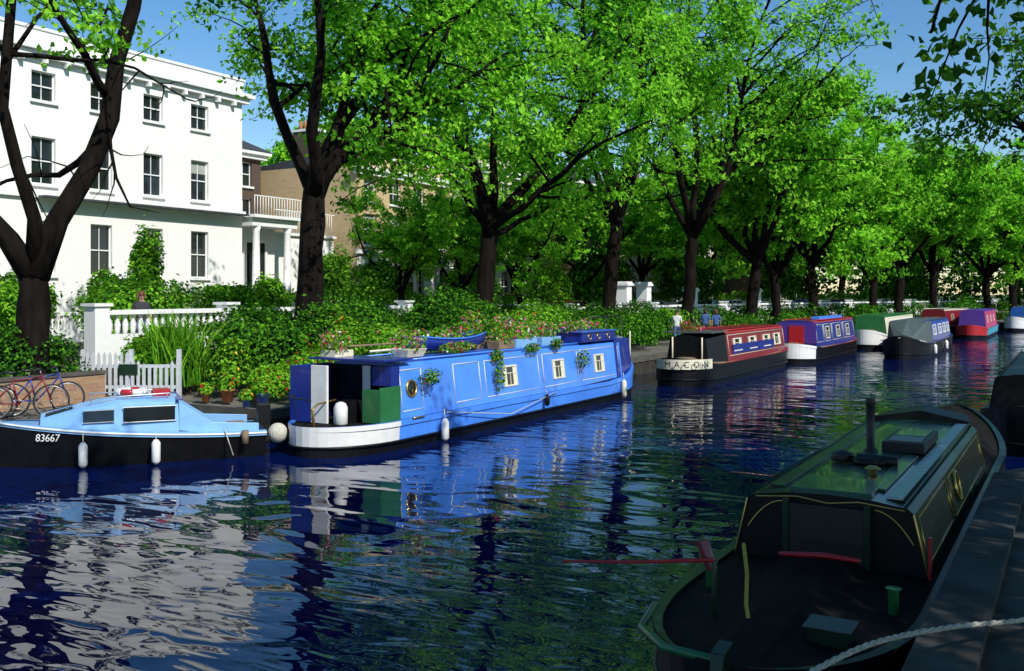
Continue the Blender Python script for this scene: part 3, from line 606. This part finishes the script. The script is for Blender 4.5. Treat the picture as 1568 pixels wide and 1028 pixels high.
b.loft([[(-.52,1.15,.9),(-.47,1.15,.9),(-.45,1.25,.9),(-.5,1.25,.9)],[(-.62,1.15,1.14),(-.57,1.15,1.14),(-.53,1.25,1.14),(-.58,1.25,1.14)]],M['maroon'])
b.tube([(-.45,1.15,.46),(-.45,1.15,1.0)],.022,M['dkgreen'],8)
b.tube([(-.34,1.6,1.05),(-.25,1.4,.85),(-.2,1.2,.66),(-.1,1.0,.5)],.018,M['ropey'],6)
b.box(.35,.65,.95,1.2,.46,.64,M['dkgreen']); b.box(.32,.68,.92,1.23,.643,.66,M['grey'])
b.tube([(.8,2.1,.46),(.8,2.1,.68),(.8,2.1,.71)],[.045,.045,.07],M['bgreen'],10)
b.tube([(-.8,2.1,.46),(-.8,2.1,.68),(-.8,2.1,.71)],[.045,.045,.07],M['bgreen'],10)
b.tube([(-.99,1.2,.53),(-.85,.55,.55),(-.5,.15,.58),(0,.03,.6)],.035,M['bgreen'],8)
b.build('stern_fittings',e,bevel=.006)
e,_=narrowboat('black_narrowboat',-.75,21.5,13,W=2.0,near=(1.4,.3,2.0),far=(2.2,.3,2.0),zg=.7,zt=1.5,cab=(.9,11),hull=M['black'],cabm=M['black'],roofm=M['iron'],handm=M['iron'],linem=M['cream'],windows=[(4,1.1)],endm=M['deckd'])
b=MB()
def catmull(P,n):
    out=[]
    for i in range(len(P)-1):
        p0=Vector(P[max(i-1,0)]);p1=Vector(P[i]);p2=Vector(P[i+1]);p3=Vector(P[min(i+2,len(P)-1)])
        for k in range(n):
            t=k/n; out.append(.5*((2*p1)+(p2-p0)*t+(2*p0-5*p1+4*p2-p3)*t*t+(3*p1-p0-3*p2+p3)*t**3))
    out.append(Vector(P[-1])); return out
base=catmull([(-1.45,5.9,.9),(-1.15,6.6,.95),(-.75,7.3,.92),(-.2,8.6,.72),(.6,10.5,.6)],40)
for s in range(3):
    pts=[]
    for i,p in enumerate(base):
        a=i*.55+s*2.094; pts.append(p+Vector((math.cos(a)*.009,0,math.sin(a)*.009)))
    b.tube(pts,.011,M['rope'],6)
b.build('mooring_rope')
# ---------------------------------------------------------------- small cruiser
def cruiser():
    e=empty('blue_cabin_cruiser',(-15.85,12.85,0),math.atan2(.59,-.81)); e.scale=(.96,.96,1)
    N=26; S=[-2.45+4.95*i/N for i in range(N+1)]
    def half(s):
        t=(s+2.45)/4.95
        return .9*(1-max(0,(t-.45)/.55)**2.4)*(.9+.1*min(1,t/.3))
    def gz(s): t=(s+2.45)/4.95; return .52+.34*t**1.6
    H=MB()
    def ring(sc,zf): return [(half(s)*sc+.0,s if s<2 else s+(1-sc)*-1.2*(s-2),zf(s)) for s in S]+[(-half(s)*sc,s,zf(s)) for s in S[::-1]]
    lay=[(.72,lambda s:-.3),(.86,lambda s:.05),(1.0,lambda s:gz(s)-.1),(1.04,lambda s:gz(s)-.1),(1.04,lambda s:gz(s)),(.9,lambda s:gz(s))]
    ms=[M['black'],M['black'],M['cruiser'],M['cruiser'],M['cruiser']]
    n=2*(N+1)
    for k in range(5):
        a=ring(*lay[k]);b_=ring(*lay[k+1])
        for i in range(n):
            j=(i+1)%n; H.add([a[i],a[j],b_[j],b_[i]],[(0,1,2,3)],ms[k],smooth=(k<2))
    d=ring(.9,lambda s:gz(s)-.02); fd=[p for p in d if p[1]>.9]
    H.add(fd,[tuple(range(len(fd)))],M['cruiser']); ck=[(p[0]*.98,p[1],.3) for p in d if p[1]<=1.0]
    H.add(ck,[tuple(range(len(ck)))],M['wood'])
    H.tube([(half(s)*1.04,s,gz(s)-.05) for s in S],.022,M['bwhite'],6);H.tube([(-half(s)*1.04,s,gz(s)-.05) for s in S],.022,M['bwhite'],6)
    H.build('hull',e)
    C=MB()
    def sec(s,w,z): return [(w,s,gz(s)-.03),(w*.86,s,z-.05),(w*.7,s,z),(0,s,z+.05),(-w*.7,s,z),(-w*.86,s,z-.05),(-w,s,gz(s)-.03)]
    secs=[sec(-.75,.8,1.18),sec(.35,.76,1.2),sec(1.0,.68,1.08),sec(1.75,.38,.9)]
    C.loft(secs,M['cruiser'])
    for sg in (1,-1):
        C.loft([[(sg*.8,-.75,.6),(sg*.74,-.75,.6),(sg*.70,-.75,1.14),(sg*.74,-.75,1.14)],[(sg*.82,-1.4,.5),(sg*.76,-1.4,.5),(sg*.75,-1.4,.72),(sg*.79,-1.4,.72)],[(sg*.8,-2.3,.5),(sg*.74,-2.3,.5),(sg*.74,-2.3,.66),(sg*.78,-2.3,.66)]],M['cruiser'])
        X=Matrix.Translation((sg*.755,-.2,.93))@Matrix.Rotation(-sg*.17,4,'Y'); C.cb((0,0,0),(.015,.95,.26),M['glass'],X)
        for dz in (-.14,.14): C.cb((sg*.008,0,dz),(.02,1.0,.02),M['steel'],X)
        X=Matrix.Translation((sg*.69,.72,.92))@Matrix.Rotation(-sg*.2,4,'Y')@Matrix.Rotation(sg*.13,4,'Z'); C.cb((0,0,0),(.02,.55,.2),M['glass'],X)
        for dz in (-.11,.11): C.cb((sg*.008,0,dz),(.022,.58,.02),M['steel'],X)
    X=Matrix.Translation((0,1.42,1.01))@Matrix.Rotation(-.24,4,'X'); C.cb((0,0,0),(.7,.5,.02),M['glass'],X)
    C.box(-.78,.78,-.82,-.7,1.17,1.2,M['navy'])
    C.tube([(-.5,-.6,1.29),(-.5,.9,1.24)],.015,M['steel'],6); C.tube([(.5,-.6,1.29),(.5,.9,1.24)],.015,M['steel'],6)
    for yy in (-.55,.2,.85):
        for sg in (-.5,.5): C.tube([(sg,yy,1.15),(sg,yy,1.27)],.01,M['steel'],5)
    C.box(-.15,.15,-2.65,-2.4,.55,.95,M['black']); C.box(-.7,.7,-2.2,-1.85,.35,.55,M['wood'])
    C.build('cabin',e,bevel=.01)
    L=MB(); r=.26
    for k in range(8):
        a0=k*math.pi/4; pts=[(r*math.cos(a0+t*math.pi/4/6)-.05,.1+r*math.sin(a0+t*math.pi/4/6),1.31) for t in range(7)]
        L.tube(pts,.062,M['bwhite'] if k%4 in(0,1,2) else M['red'],10)
    L.box(-.25,.15,-.62,-.3,1.22,1.34,M['red']); L.build('lifebuoy',e)
    F=MB()
    for sg in (1,-1):
        for (s,a) in ((-.3,0),(1.0,0)):
            x=sg*(half(s)+.12); F.tube([(x,s,.02),(x,s,.08),(x,s,.42),(x,s,.48)],[.04,.085,.085,.04],M['bwhite'],12); F.tube([(x,s,.48),(sg*half(s),s,gz(s))],.01,M['rope'],5)
        F.tube([(sg*(half(-1.6)+.06),-1.6,.6),(sg*(half(-1.6)+.22),-1.75,.1)],.012,M['rope'],5)
        F.tube([(sg*.96,-2.0,.3),(sg*.96,-2.0,.55)],.07,M['wood'],8)
    F.tube([(0,2.45,.86),(-.2,2.9,.5),(-.8,3.3,.62)],.012,M['rope'],5)
    F.build('fenders',e)
    text('83667',.19,(-.60,1.62,.5),(R(78),0,R(-117)),M['bwhite'],e)
    return e
cruiser()
# ---------------------------------------------------------------- bank things
def bicycle(name,loc,rz,m):
    e=empty(name,loc,rz); b=MB()
    for y in (-.52,.52):
        b.ring((0,y,.34),.33,.018,M['rubber'],'x',28,6); b.ring((0,y,.34),.305,.008,M['steel'],'x',24,5)
        for k in range(12):
            a=k*math.pi/6; b.tube([(0,y,.34),(0,y+.3*math.cos(a),.34+.3*math.sin(a))],.0025,M['steel'],3)
        b.tube([(-.05,y,.34),(.05,y,.34)],.02,M['steel'],8)
    fr=[((0,-.52,.34),(0,-.08,.3)),((0,-.08,.3),(0,-.2,.82)),((0,-.08,.3),(0,.36,.78)),((0,-.18,.76),(0,.34,.84)),((0,-.52,.34),(0,-.18,.74)),((0,.33,.9),(0,.52,.34))]
    for p,q in fr: b.tube([p,q],.017,m,8)
    b.tube([(0,.33,.88),(0,.31,.98)],.014,M['steel'],6); b.tube([(-.26,.2,1.0),(-.2,.3,1.0),(0,.32,.98),(.2,.3,1.0),(.26,.2,1.0)],.013,M['iron'],6)
    b.tube([(0,-.2,.8),(0,-.22,.92)],.013,M['steel'],6); b.sph((0,-.24,.94),(.07,.13,.035),M['iron'],10,6)
    b.ring((.03,-.08,.3),.09,.008,M['steel'],'x',16,5); b.tube([(.05,-.08,.3),(.05,.05,.2),(.12,.05,.2)],.01,M['steel'],5); b.tube([(-.05,-.08,.3),(-.05,-.2,.4),(-.12,-.2,.4)],.01,M['steel'],5)
    b.build('frame_and_wheels',e); return e
bicycle('bicycle',(-18.45,12.2,.67),R(-35),M['maroon']); bicycle('bicycle',(-18.7,12.75,.67),R(-28),M['navy']); bicycle('bicycle',(-19.2,11.6,.67),R(-50),M['iron'])
b=MB(); b.box(-20.1,-19.85,9,15.2,.6,1.32,M['rbrick']); b.box(-20.14,-19.81,9,15.25,1.323,1.39,M['coping']); b.build('low_brick_wall')
def picket():
    e=empty('picket_fence'); b=MB(); a=Vector((-20.7,15.2,.66)); c=Vector((-18.7,16.35,.66)); d=(c-a); n=17; rz=math.atan2(d.y,d.x)
    for i in range(n+1):
        p=a+d*i/n; h=1.12 if i<9 else 1.0-.22*math.sin((i-9)/8*math.pi)
        X=Matrix.Translation(p)@Matrix.Rotation(rz,4,'Z')
        b.box(-.037,.037,-.012,.012,.05,h-.05,M['picket'],X); b.add([(-.037,-.012,h-.05),(.037,-.012,h-.05),(.037,.012,h-.05),(-.037,.012,h-.05),(0,-.012,h+.02),(0,.012,h+.02)],[(0,1,4),(2,3,5),(1,2,5,4),(3,0,4,5)],M['picket'],X=X)
    X=Matrix.Translation(a)@Matrix.Rotation(rz,4,'Z'); Ld=d.length
    for z in (.3,.8): b.box(0,Ld,.013,.045,z-.04,z+.04,M['picket'],X)
    for s in (0,Ld*.5,Ld): b.box(s-.05,s+.05,.046,.14,0,1.2,M['picket'],X)
    b.box(.9,1.35,-.04,-.014,.6,.85,M['dkgreen'],X)
    b.build('pickets',e)
picket()
for i,(x,y,s) in enumerate([(-15.9,16.3,.28),(-16.4,16.7,.22),(-15.7,17.1,.25),(-17.1,16.4,.3),(-16.0,15.9,.18),(-17.6,16.2,.2)]):
    e=empty('flower_pot',(x,y,.68)); b=MB(); b.tube([(0,0,0),(0,0,s*.9),(0,0,s*.92),(0,0,s)],[s*.38,s*.52,s*.6,s*.6],M['terra'] if i%2 else M['boatblue2'],14); b.build('pot',e)
    add_cloud(e,'plant',[((0,0,s*1.5),(s*.9,s*.9,s*.8))],260,.09,[L4,L2,LY,LR],[5,4,.5 if i%2 else .1,.6],i+30)
BS=[
 (-18.6,18.9,1.6,1.2,1.4,1.15,7000,.12,[L2,L3],[3,2]),
 (-20.2,17.3,1.5,.9,1.2,.9,5000,.12,[L2,L4],[3,2]),
 (-18.2,21.0,1.5,1.3,1.5,1.35,8000,.11,[L2,L3,LR],[5,4,.06]),
 (-17.0,19.2,1.0,.9,1.3,.85,5000,.10,[L4,L2,LR,LP],[6,4,.3,.1]),
 (-16.6,17.4,.95,.6,.8,.6,3200,.09,[L4,L2,LR],[6,2,.3]),
 (-17.9,17.3,1.2,.5,.6,.8,2500,.09,[L4,L3,LY],[4,4,.2]),
 (-16.9,22.6,1.2,1.0,1.6,1.15,6000,.11,[L2,L4,LR,LP],[5,4,.2,.1]),
 (-17.2,20.6,1.5,.5,.6,1.3,2600,.1,[L4,L2,LR],[4,4,.25]),
 (-19.0,23.6,1.9,1.4,1.7,1.3,8000,.12,[L3,L2],[2,2]),
 (-17.8,25.8,1.5,1.4,1.9,1.65,9000,.12,[L3,L2],[3,2]),
 (-18.3,28.6,1.7,1.4,1.8,1.55,8000,.12,[L2,L3],[3,2]),
 (-16.8,30.6,1.1,1.0,1.8,1.0,5500,.11,[L2,L3,LW],[3,2,.15]),
 (-18.2,33.3,1.4,1.4,2.0,1.4,7500,.13,[L2,L4],[2,2]),
 (-17.6,37.2,1.3,1.4,2.2,1.2,7000,.13,[L3,L2],[2,3]),
 (-17.8,41.0,1.3,1.3,2.2,1.2,6500,.14,[L3,L2],[2,3]),
 (-18.6,45.5,1.3,1.3,2.4,1.15,6000,.15,[L3,L2],[2,2]),
 (-19.6,50.5,1.4,1.2,2.6,1.2,5000,.16,[L2,L4],[2,2]),
 (-16.4,55.0,1.1,1.0,2.8,.9,4000,.16,[L3,L2],[2,2]),
 (-16.2,64.0,1.2,1.0,3.5,1.0,4000,.2,[L3,L2],[3,2]),
 (-13.5,76.0,1.2,1.2,5,1.2,4000,.25,[L3,L2],[3,2]),
 (-8.5,93.0,1.4,1.5,6,1.5,4000,.3,[L3,L2],[3,2]),
 (-30.5,66.0,3.6,1.6,5,2.8,5000,.32,[L3,L2],[2,3]),
 (-28.0,78.0,3.8,1.8,6,3.0,5000,.36,[L3,L2],[2,3]),
 (-24.0,92.0,4.0,2.0,7,3.2,5000,.42,[L3,L2],[2,3]),
 (-16.0,108.0,4.0,2.4,8,3.6,5000,.5,[L3,L2],[2,3]),
 (-20.6,13.8,1.5,.6,1.6,1.0,3500,.11,[L3,L2],[2,2]),
 (-23.6,15.0,2.0,.8,1.6,1.6,4000,.14,[L2,L4],[2,2]),
 (-27,22,2.2,1.5,2.3,1.5,5000,.16,[L2,L4],[2,1]),
]
for i,(x,y,z,a,b_,c,n,s,ms,w) in enumerate(BS): bush('garden_bush',(x,y,z),(a,b_,c),n,s,ms,w,seed=i)
def hedge(name,y0,y1,off,w,z0,z1,n,size,mats,wt,seed):
    r=np.random.default_rng(seed); Y=r.uniform(y0,y1,n); B=np.array([bx(v) for v in Y])
    top=z1+.22*np.sin(Y*1.3)+.15*np.sin(Y*3.1+1)+.12*np.sin(Y*7.3); face=r.random(n)
    X=B+off+np.where(face<.45,w/2+r.normal(0,.1,n),r.uniform(-w/2,w/2,n)); Z=np.where(face<.45,z0+(top-z0)*r.random(n),top+r.normal(0,.1,n))
    out=np.stack([np.where(face<.45,1.2,0),np.zeros(n),np.where(face<.45,0,1.0)],1)
    return cloud(name,np.stack([X,Y,Z],1),size,mats,wt,seed,.2,out)
hedge('privet_hedge',18.5,50,-5.6,1.3,.7,2.35,26000,.12,[L2,L3],[2,2],3)
hedge('privet_hedge',50,110,-5.2,1.3,.7,1.95,16000,.2,[L3,L2],[3,2],4)
hedge('front_garden_hedge',26,110,-18.0,1.2,1.3,3.0,22000,.2,[L2,L4],[2,2],5)
rw=np.random.default_rng(12); PW=[]
for i in range(46):
    cx=-78+i*2.4+rw.uniform(-1,1); cy=128+rw.uniform(-5,9); hh=rw.uniform(3.5,6.5)
    D=rw.normal(size=(420,3)); D/=np.linalg.norm(D,axis=1)[:,None]; PW.append(np.array([cx,cy,hh*.8])+D*np.array([2.6,2.2,hh])*(rw.random(420)**.35)[:,None])
PW=np.concatenate(PW); PW=PW[PW[:,2]>.8]
cloud('woodland_undergrowth',PW,.62,[L3,L2],[3,2],13,.4)
def reeds(name,c,n,h,seed):
    r=random.Random(seed); mb=MB()
    for i in range(n):
        x,y=c[0]+r.gauss(0,.25),c[1]+r.gauss(0,.3); dx,dy=r.gauss(0,.25),r.gauss(0,.25); hh=h*r.uniform(.6,1.1); w=.02
        P=[(x+dx*t*t*1.6,y+dy*t*t*1.6,c[2]+hh*t) for t in (0,.4,.75,1)]; ws=[w,w,w*.7,.002]
        vs=[];a=r.uniform(0,3.14);cx,cy=math.cos(a),math.sin(a)
        for p,q in zip(P,ws): vs+=[(p[0]-cx*q,p[1]-cy*q,p[2]),(p[0]+cx*q,p[1]+cy*q,p[2])]
        mb.add(vs,[(0,1,3,2),(2,3,5,4),(4,5,7,6)],L4 if r.random()<.35 else L2)
    return mb.build(name)
reeds('reed_clump',(-19.5,17.0,.9),420,1.75,1); reeds('reed_clump',(-17.4,26.6,.8),160,1.5,2)
b=MB()
for y in (33.5,35.0,36.5): b.tube([(-16.0,y,.6),(-16.0,y,2.3)],.03,M['iron'],6)
b.tube([(-16,33.5,2.3),(-16,36.5,2.3)],.03,M['iron'],6); b.tube([(-16,33.5,1.6),(-16,36.5,1.6)],.02,M['iron'],6)
b.build('garden_pergola')
b=MB()
for y in np.arange(8.0,14.6,1.3): b.tube([(-21.2,y,1.0),(-21.2,y,2.35)],.025,M['iron'],6)
for z in (1.6,2.0,2.33): b.tube([(-21.2,8,z),(-21.2,14.5,z)],.018,M['iron'],5)
b.build('iron_railing')
def car(name,loc,rz,m):
    e=empty(name,loc,rz); b=MB(); prof=[(-2.0,.35),(-2.05,.7),(-1.95,.92),(-1.2,.98),(1.0,.95),(1.85,.82),(2.05,.6),(2.0,.3)]
    b.loft([[(-.78,p[0]*.98,p[1]) for p in prof],[(-.84,p[0],p[1]*.98) for p in prof],[(.84,p[0],p[1]*.98) for p in prof],[(.78,p[0]*.98,p[1]) for p in prof]],m)
    cab=[(-1.55,.96),(-1.0,1.38),(.25,1.42),(1.0,.94)]
    b.loft([[(-.76,p[0],p[1]) for p in [cab[0],cab[3]]]+[(-.6,p[0],p[1]-.03) for p in [cab[2],cab[1]]],[(.76,p[0],p[1]) for p in [cab[0],cab[3]]]+[(.6,p[0],p[1]-.03) for p in [cab[2],cab[1]]]],M['glass'])
    b.loft([[(-.58,cab[1][0],1.355),(-.58,cab[2][0],1.39),(-.5,cab[2][0],1.43),(-.5,cab[1][0],1.4)],[(.58,cab[1][0],1.355),(.58,cab[2][0],1.39),(.5,cab[2][0],1.43),(.5,cab[1][0],1.4)]],m)
    for s in (-1,1):
        for y0,z0,y1,z1 in ((-1.5,.97,-1.0,1.36),(-.4,.97,-.35,1.39),(.95,.96,.25,1.39)): b.tube([(s*.765,y0,z0),(s*.61,y1,z1)],.03,m,5)
        for y in (-1.3,1.3):
            b.tube([(s*.7,y,.32),(s*.87,y,.32)],.32,M['rubber'],18); b.tube([(s*.8,y,.32),(s*.885,y,.32)],.19,M['steel'],14)
        b.box(s*.6-.14,s*.6+.14,1.93,2.04,.58,.7,M['bwhite']); b.box(s*.62-.12,s*.62+.12,-2.06,-1.98,.62,.78,M['red'])
    b.build('body',e,bevel=.03)
cols=[M['steel'],M['bgreen'],M['bwhite'],M['navy'],M['red']]
for i,(y) in enumerate((60.5,66.5,72,84,90,96)): car('parked_car',(bx(y)-10.1,y,1.31),R(-2 if y<60 else -10),cols[i%5])
for i,y in enumerate((36,43,57,76)): car('parked_car',(bx(y)-14,y,1.31),0,cols[(i+2)%5])
# ---------------------------------------------------------------- people
def person(name,loc,rz,hair,shirt,trou,walk=.0,scale=1.0):
    e=empty(name,loc,rz); e.scale=(scale,)*3
    J={'pel':((0,0,.95),.135),'sp':((0,0,1.12),.12),'ch':((0,.01,1.33),.15),'nb':((0,0,1.46),.065),'nk':((0,.01,1.52),.055),'hd':((0,.02,1.62),.09),'ht':((0,.015,1.69),.085)}
    E=[('pel','sp'),('sp','ch'),('ch','nb'),('nb','nk'),('nk','hd'),('hd','ht')]
    for s,t in ((-1,'l'),(1,'r')):
        w=walk*s
        J['sh'+t]=((s*.17,0,1.41),.062);J['el'+t]=((s*.235,-.03-w*.15,1.13),.043);J['wr'+t]=((s*.24,.07-w*.25,.9),.028);J['hn'+t]=((s*.24,.09-w*.27,.84),.033)
        J['hp'+t]=((s*.09,0,.9),.095);J['kn'+t]=((s*.1,.03+w*.25,.5),.062);J['an'+t]=((s*.1,-.02+w*.4,.09),.042);J['to'+t]=((s*.11,.13+w*.4,.04),.036)
        E+=[('ch','sh'+t),('sh'+t,'el'+t),('el'+t,'wr'+t),('wr'+t,'hn'+t),('pel','hp'+t),('hp'+t,'kn'+t),('kn'+t,'an'+t),('an'+t,'to'+t)]
    K=list(J); me=bpy.data.meshes.new('b'); me.from_pydata([J[k][0] for k in K],[(K.index(a),K.index(b)) for a,b in E],[])
    o=bpy.data.objects.new('b',me); scene.collection.objects.link(o); o.modifiers.new('s','SKIN')
    for i,k in enumerate(K): me.skin_vertices[0].data[i].radius=(J[k][1],J[k][1]*(.75 if k in('pel','sp','ch') else 1)); me.skin_vertices[0].data[i].use_root=(i==0)
    ss=o.modifiers.new('ss','SUBSURF'); ss.levels=2; ss.render_levels=2
    dg=bpy.context.evaluated_depsgraph_get(); nm=bpy.data.meshes.new_from_object(o.evaluated_get(dg)); bpy.data.objects.remove(o)
    nm.materials.clear()
    for m in (M['skin'],shirt,trou,M['iron']): nm.materials.append(m)
    for p in nm.polygons:
        c=p.center; p.use_smooth=True
        p.material_index=3 if c.z<.09 else 2 if c.z<.96 and abs(c.x)<.2 else 1 if (c.z<1.48 and not(abs(c.x)>.19 and c.z<1.15)) else 0
    bo=bpy.data.objects.new('body',nm); bo.parent=e; scene.collection.objects.link(bo)
    b=MB(); b.sph((0,-.005,1.66),(.1,.115,.11),hair,14,8); b.sph((0,-.04,1.6),(.095,.08,.11),hair,12,8); b.build('hair',e)
    b=MB(); b.sph((0,.125,1.6),(.014,.02,.026),M['skin'],8,6); b.sph((0,.11,1.555),(.028,.012,.009),M['red'],8,5)
    for s in (-1,1):
        b.sph((s*.034,.108,1.63),(.013,.01,.009),M['iron'],8,5); b.sph((s*.095,.02,1.61),(.014,.025,.035),M['skin'],8,6)
        t='l' if s<0 else 'r'; h=Vector(J['hn'+t][0])
        for k in range(4): b.tube([h+Vector((0,-.025+.017*k,-.01)),h+Vector((-s*.005,-.025+.018*k,-.05)),h+Vector((-s*.02,-.02+.017*k,-.08+abs(k-1.5)*.008))],[.01,.008,.006],M['skin'],6)
        b.tube([h+Vector((0,.02,.01)),h+Vector((-s*.01,.045,-.02)),h+Vector((-s*.015,.05,-.045))],[.012,.009,.007],M['skin'],6)
    b.build('face_and_hands',e)
person('person',(-22.75,18.6,1.42),R(-120),M['hairr'],M['shirtd'],M['denim'],0,1.06)
person('person',(-17.0,49.8,.66),R(20),M['hairb'],M['denim'],M['shirtd'],.5); person('person',(-16.6,50.4,.66),R(20),M['hairr'],M['denim'],M['shirtd'],-.5,.97)
person('person',(-17.0,45.6,.66),R(200),M['hairb'],M['shirtw'],M['denim'],.5); 
# ---------------------------------------------------------------- trees
V_=Vector
t1=make_tree(11,fork=3.0,r0=.40,limbs=[(V_((.14,.27,1)),11,.30),(V_((-.3,-.45,1)),8,.25),(V_((-.05,-.2,1)),10,.18)],leafn=60,leafs=.19,minz=8.0,sub=6,tw=5,lean=(0,.05))
place(t1,'plane_tree',(-20.4,13.7,.66))
t2=make_tree(12,fork=6.0,r0=.40,limbs=[(V_((.35,.75,.5)),7,.17),(V_((.1,.3,1)),9.5,.25),(V_((.5,-.25,1)),8.5,.2),(V_((-.3,.5,1)),9,.2),(V_((.75,.4,.8)),7.5,.17),(V_((-.05,-.32,1)),8,.2),(V_((.5,.9,.75)),8,.16)],leafn=64,leafs=.20,minz=4.8,lean=(.1,.3))
place(t2,'plane_tree',(-19.2,21.4,.66))
t3=make_tree(13,fork=5.2,r0=.38,limbs=[(V_((.1,-.35,1)),10.5,.23),(V_((.3,.75,.8)),10,.21),(V_((.6,.1,1)),10,.18),(V_((-.4,.3,1)),10,.18),(V_((.8,-.4,.6)),7.5,.15),(V_((-.2,-.8,.6)),7.5,.14),(V_((.5,.8,.45)),7,.13)],leafn=64,leafs=.22,minz=3.8,lean=(.1,.45))
place(t3,'plane_tree',(-19.2,31.0,.66))
t4=make_tree(14,fork=5.8,r0=.32,spread=.7,nl=6,limbL=11,leafn=48,leafs=.25,sub=8,minz=3.6,lean=(.4,.6)); place(t4,'plane_tree',(-19,41.4,.66),0,1.05)
t5=make_tree(15,fork=5.4,r0=.32,spread=.8,nl=6,limbL=12.5,leafn=21,leafs=.26,sub=9,tw=7,minz=3.4,lean=(.3,-.3)); place(t5,'plane_tree',(-18.8,51.8,.66),.5,1.1)
t6=make_tree(16,fork=4.2,r0=.36,spread=1.05,limbL=8.5,leafn=66,leafs=.32,sub=7,minz=2.0,lean=(.3,.3))
t7=make_tree(17,fork=4.0,r0=.34,spread=1.05,limbL=8,leafn=66,leafs=.32,sub=7,minz=2.0,lean=(-.3,.2))
yy=60.5; k=0
while yy<160:
    place([t6,t7][k%2],'plane_tree',(bx(yy)-3.6-(k%3)*.7,yy,.66),k*1.7,[1.12,1.0,1.14,.96,1.08][k%5]); yy+=[6.2,7.8,6.6][k%3] if yy<110 else 10; k+=1
for i,(x,y,s) in enumerate([(-30.5,41.0,.5),(-30,46.5,.56),(-31,55,.62),(-30.5,63,.72),(-29.5,71,.8),(-28,81,.95),(-24,96,1.05),(-48,58,1.15),(-45,76,1.15),(-34,104,1.15),(-24,118,1.1),(-12,135,1.1)]):
    place([t6,t7][i%2],'garden_tree',(x,y,1.2),i*1.1+.4,s)
k=0
for gy in (150,175):
    for gx in range(-60,30,16):
        place([t6,t7][k%2],'background_tree',(gx+(k*37%7),gy+(k*53%9),0),k*2.3,1.15+.1*(k%3)); k+=1
for i,(x,y,z,a,b_,c) in enumerate([(-32,25,2.5,1.3,1.6,1.6),(-33,27.2,3.2,.7,.7,2.9),(-32,31,2.6,1.2,1.8,1.5),(-33,34.5,2.6,1.0,1.2,1.5),(-33,38.6,3.2,1.3,1.4,2.2),(-32,41.5,3.4,1.6,2.0,2.4),(-32,21,2.6,1.2,1.6,1.5),(-31,48,3.2,1.3,2.2,2.2),(-31,59,3.4,1.6,2.8,2.4)]):
    bush('garden_shrub',(x,y,z),(a,b_,c),4500,.17,[L2,L4],[2,1.5],seed=60+i,lump=.4)
n1=make_tree(31,fork=4.5,r0=.4,limbs=[(V_((-.75,.3,.75)),7,.2),(V_((-.6,-.6,.9)),7,.2),(V_((.3,.5,1)),7,.2),(V_((.5,-.5,1)),7,.2),(V_((-.1,0,1)),7,.2),(V_((-.8,.8,.55)),6.5,.16)],leafn=80,leafs=.16,lmats=T5,lw=(1,1),minz=4.0,sub=7)
place(n1,'overhanging_tree',(3.4,21.5,.56),0,1.0)
place(n1,'overhanging_tree',(5.0,4.5,.56),R(60),1.1)
place(n1,'overhanging_tree',(4.8,-3.5,.56),R(-70),1.15)
place(n1,'overhanging_tree',(6.2,10.6,.56),R(50),1.0)
place(n1,'overhanging_tree',(9.5,2,.56),R(140),1.15)
place(n1,'overhanging_tree',(7.5,31,.56),R(-150),.85)
# ---------------------------------------------------------------- light, sky, camera
el=R(41); ax,ay=.925,-.38
sd=Vector((ax*math.cos(el),ay*math.cos(el),math.sin(el))).normalized()
l=bpy.data.lights.new('sun','SUN'); l.energy=5.0; l.angle=R(.5); l.color=(1,.965,.89)
so=bpy.data.objects.new('sun',l); so.rotation_euler=sd.to_track_quat('Z','Y').to_euler(); so.location=(20,-20,40); scene.collection.objects.link(so)
w=bpy.data.worlds.new('World'); scene.world=w; w.use_nodes=True; nt=w.node_tree; bg=nt.nodes['Background']
sk=nt.nodes.new('ShaderNodeTexSky'); sk.sky_type='NISHITA'; sk.sun_disc=False; sk.sun_elevation=el; sk.sun_rotation=math.atan2(ax,ay); sk.ozone_density=2.0; sk.dust_density=.2; sk.air_density=1.0
hs=nt.nodes.new('ShaderNodeHueSaturation'); hs.inputs['Saturation'].default_value=1.3
nt.links.new(sk.outputs[0],hs.inputs['Color']); nt.links.new(hs.outputs[0],bg.inputs[0]); bg.inputs[1].default_value=.135
scene.view_settings.view_transform='Standard'; scene.view_settings.look='None'; scene.view_settings.exposure=0
cam=bpy.data.cameras.new('camera'); co=bpy.data.objects.new('camera',cam); scene.collection.objects.link(co)
cam.sensor_width=36; cam.lens=1500/1568*36; cam.shift_y=-64/1568; cam.clip_end=5000; cam.clip_start=.05
co.location=(0,0,3.2); co.rotation_euler=(R(90),0,R(30)); scene.camera=co
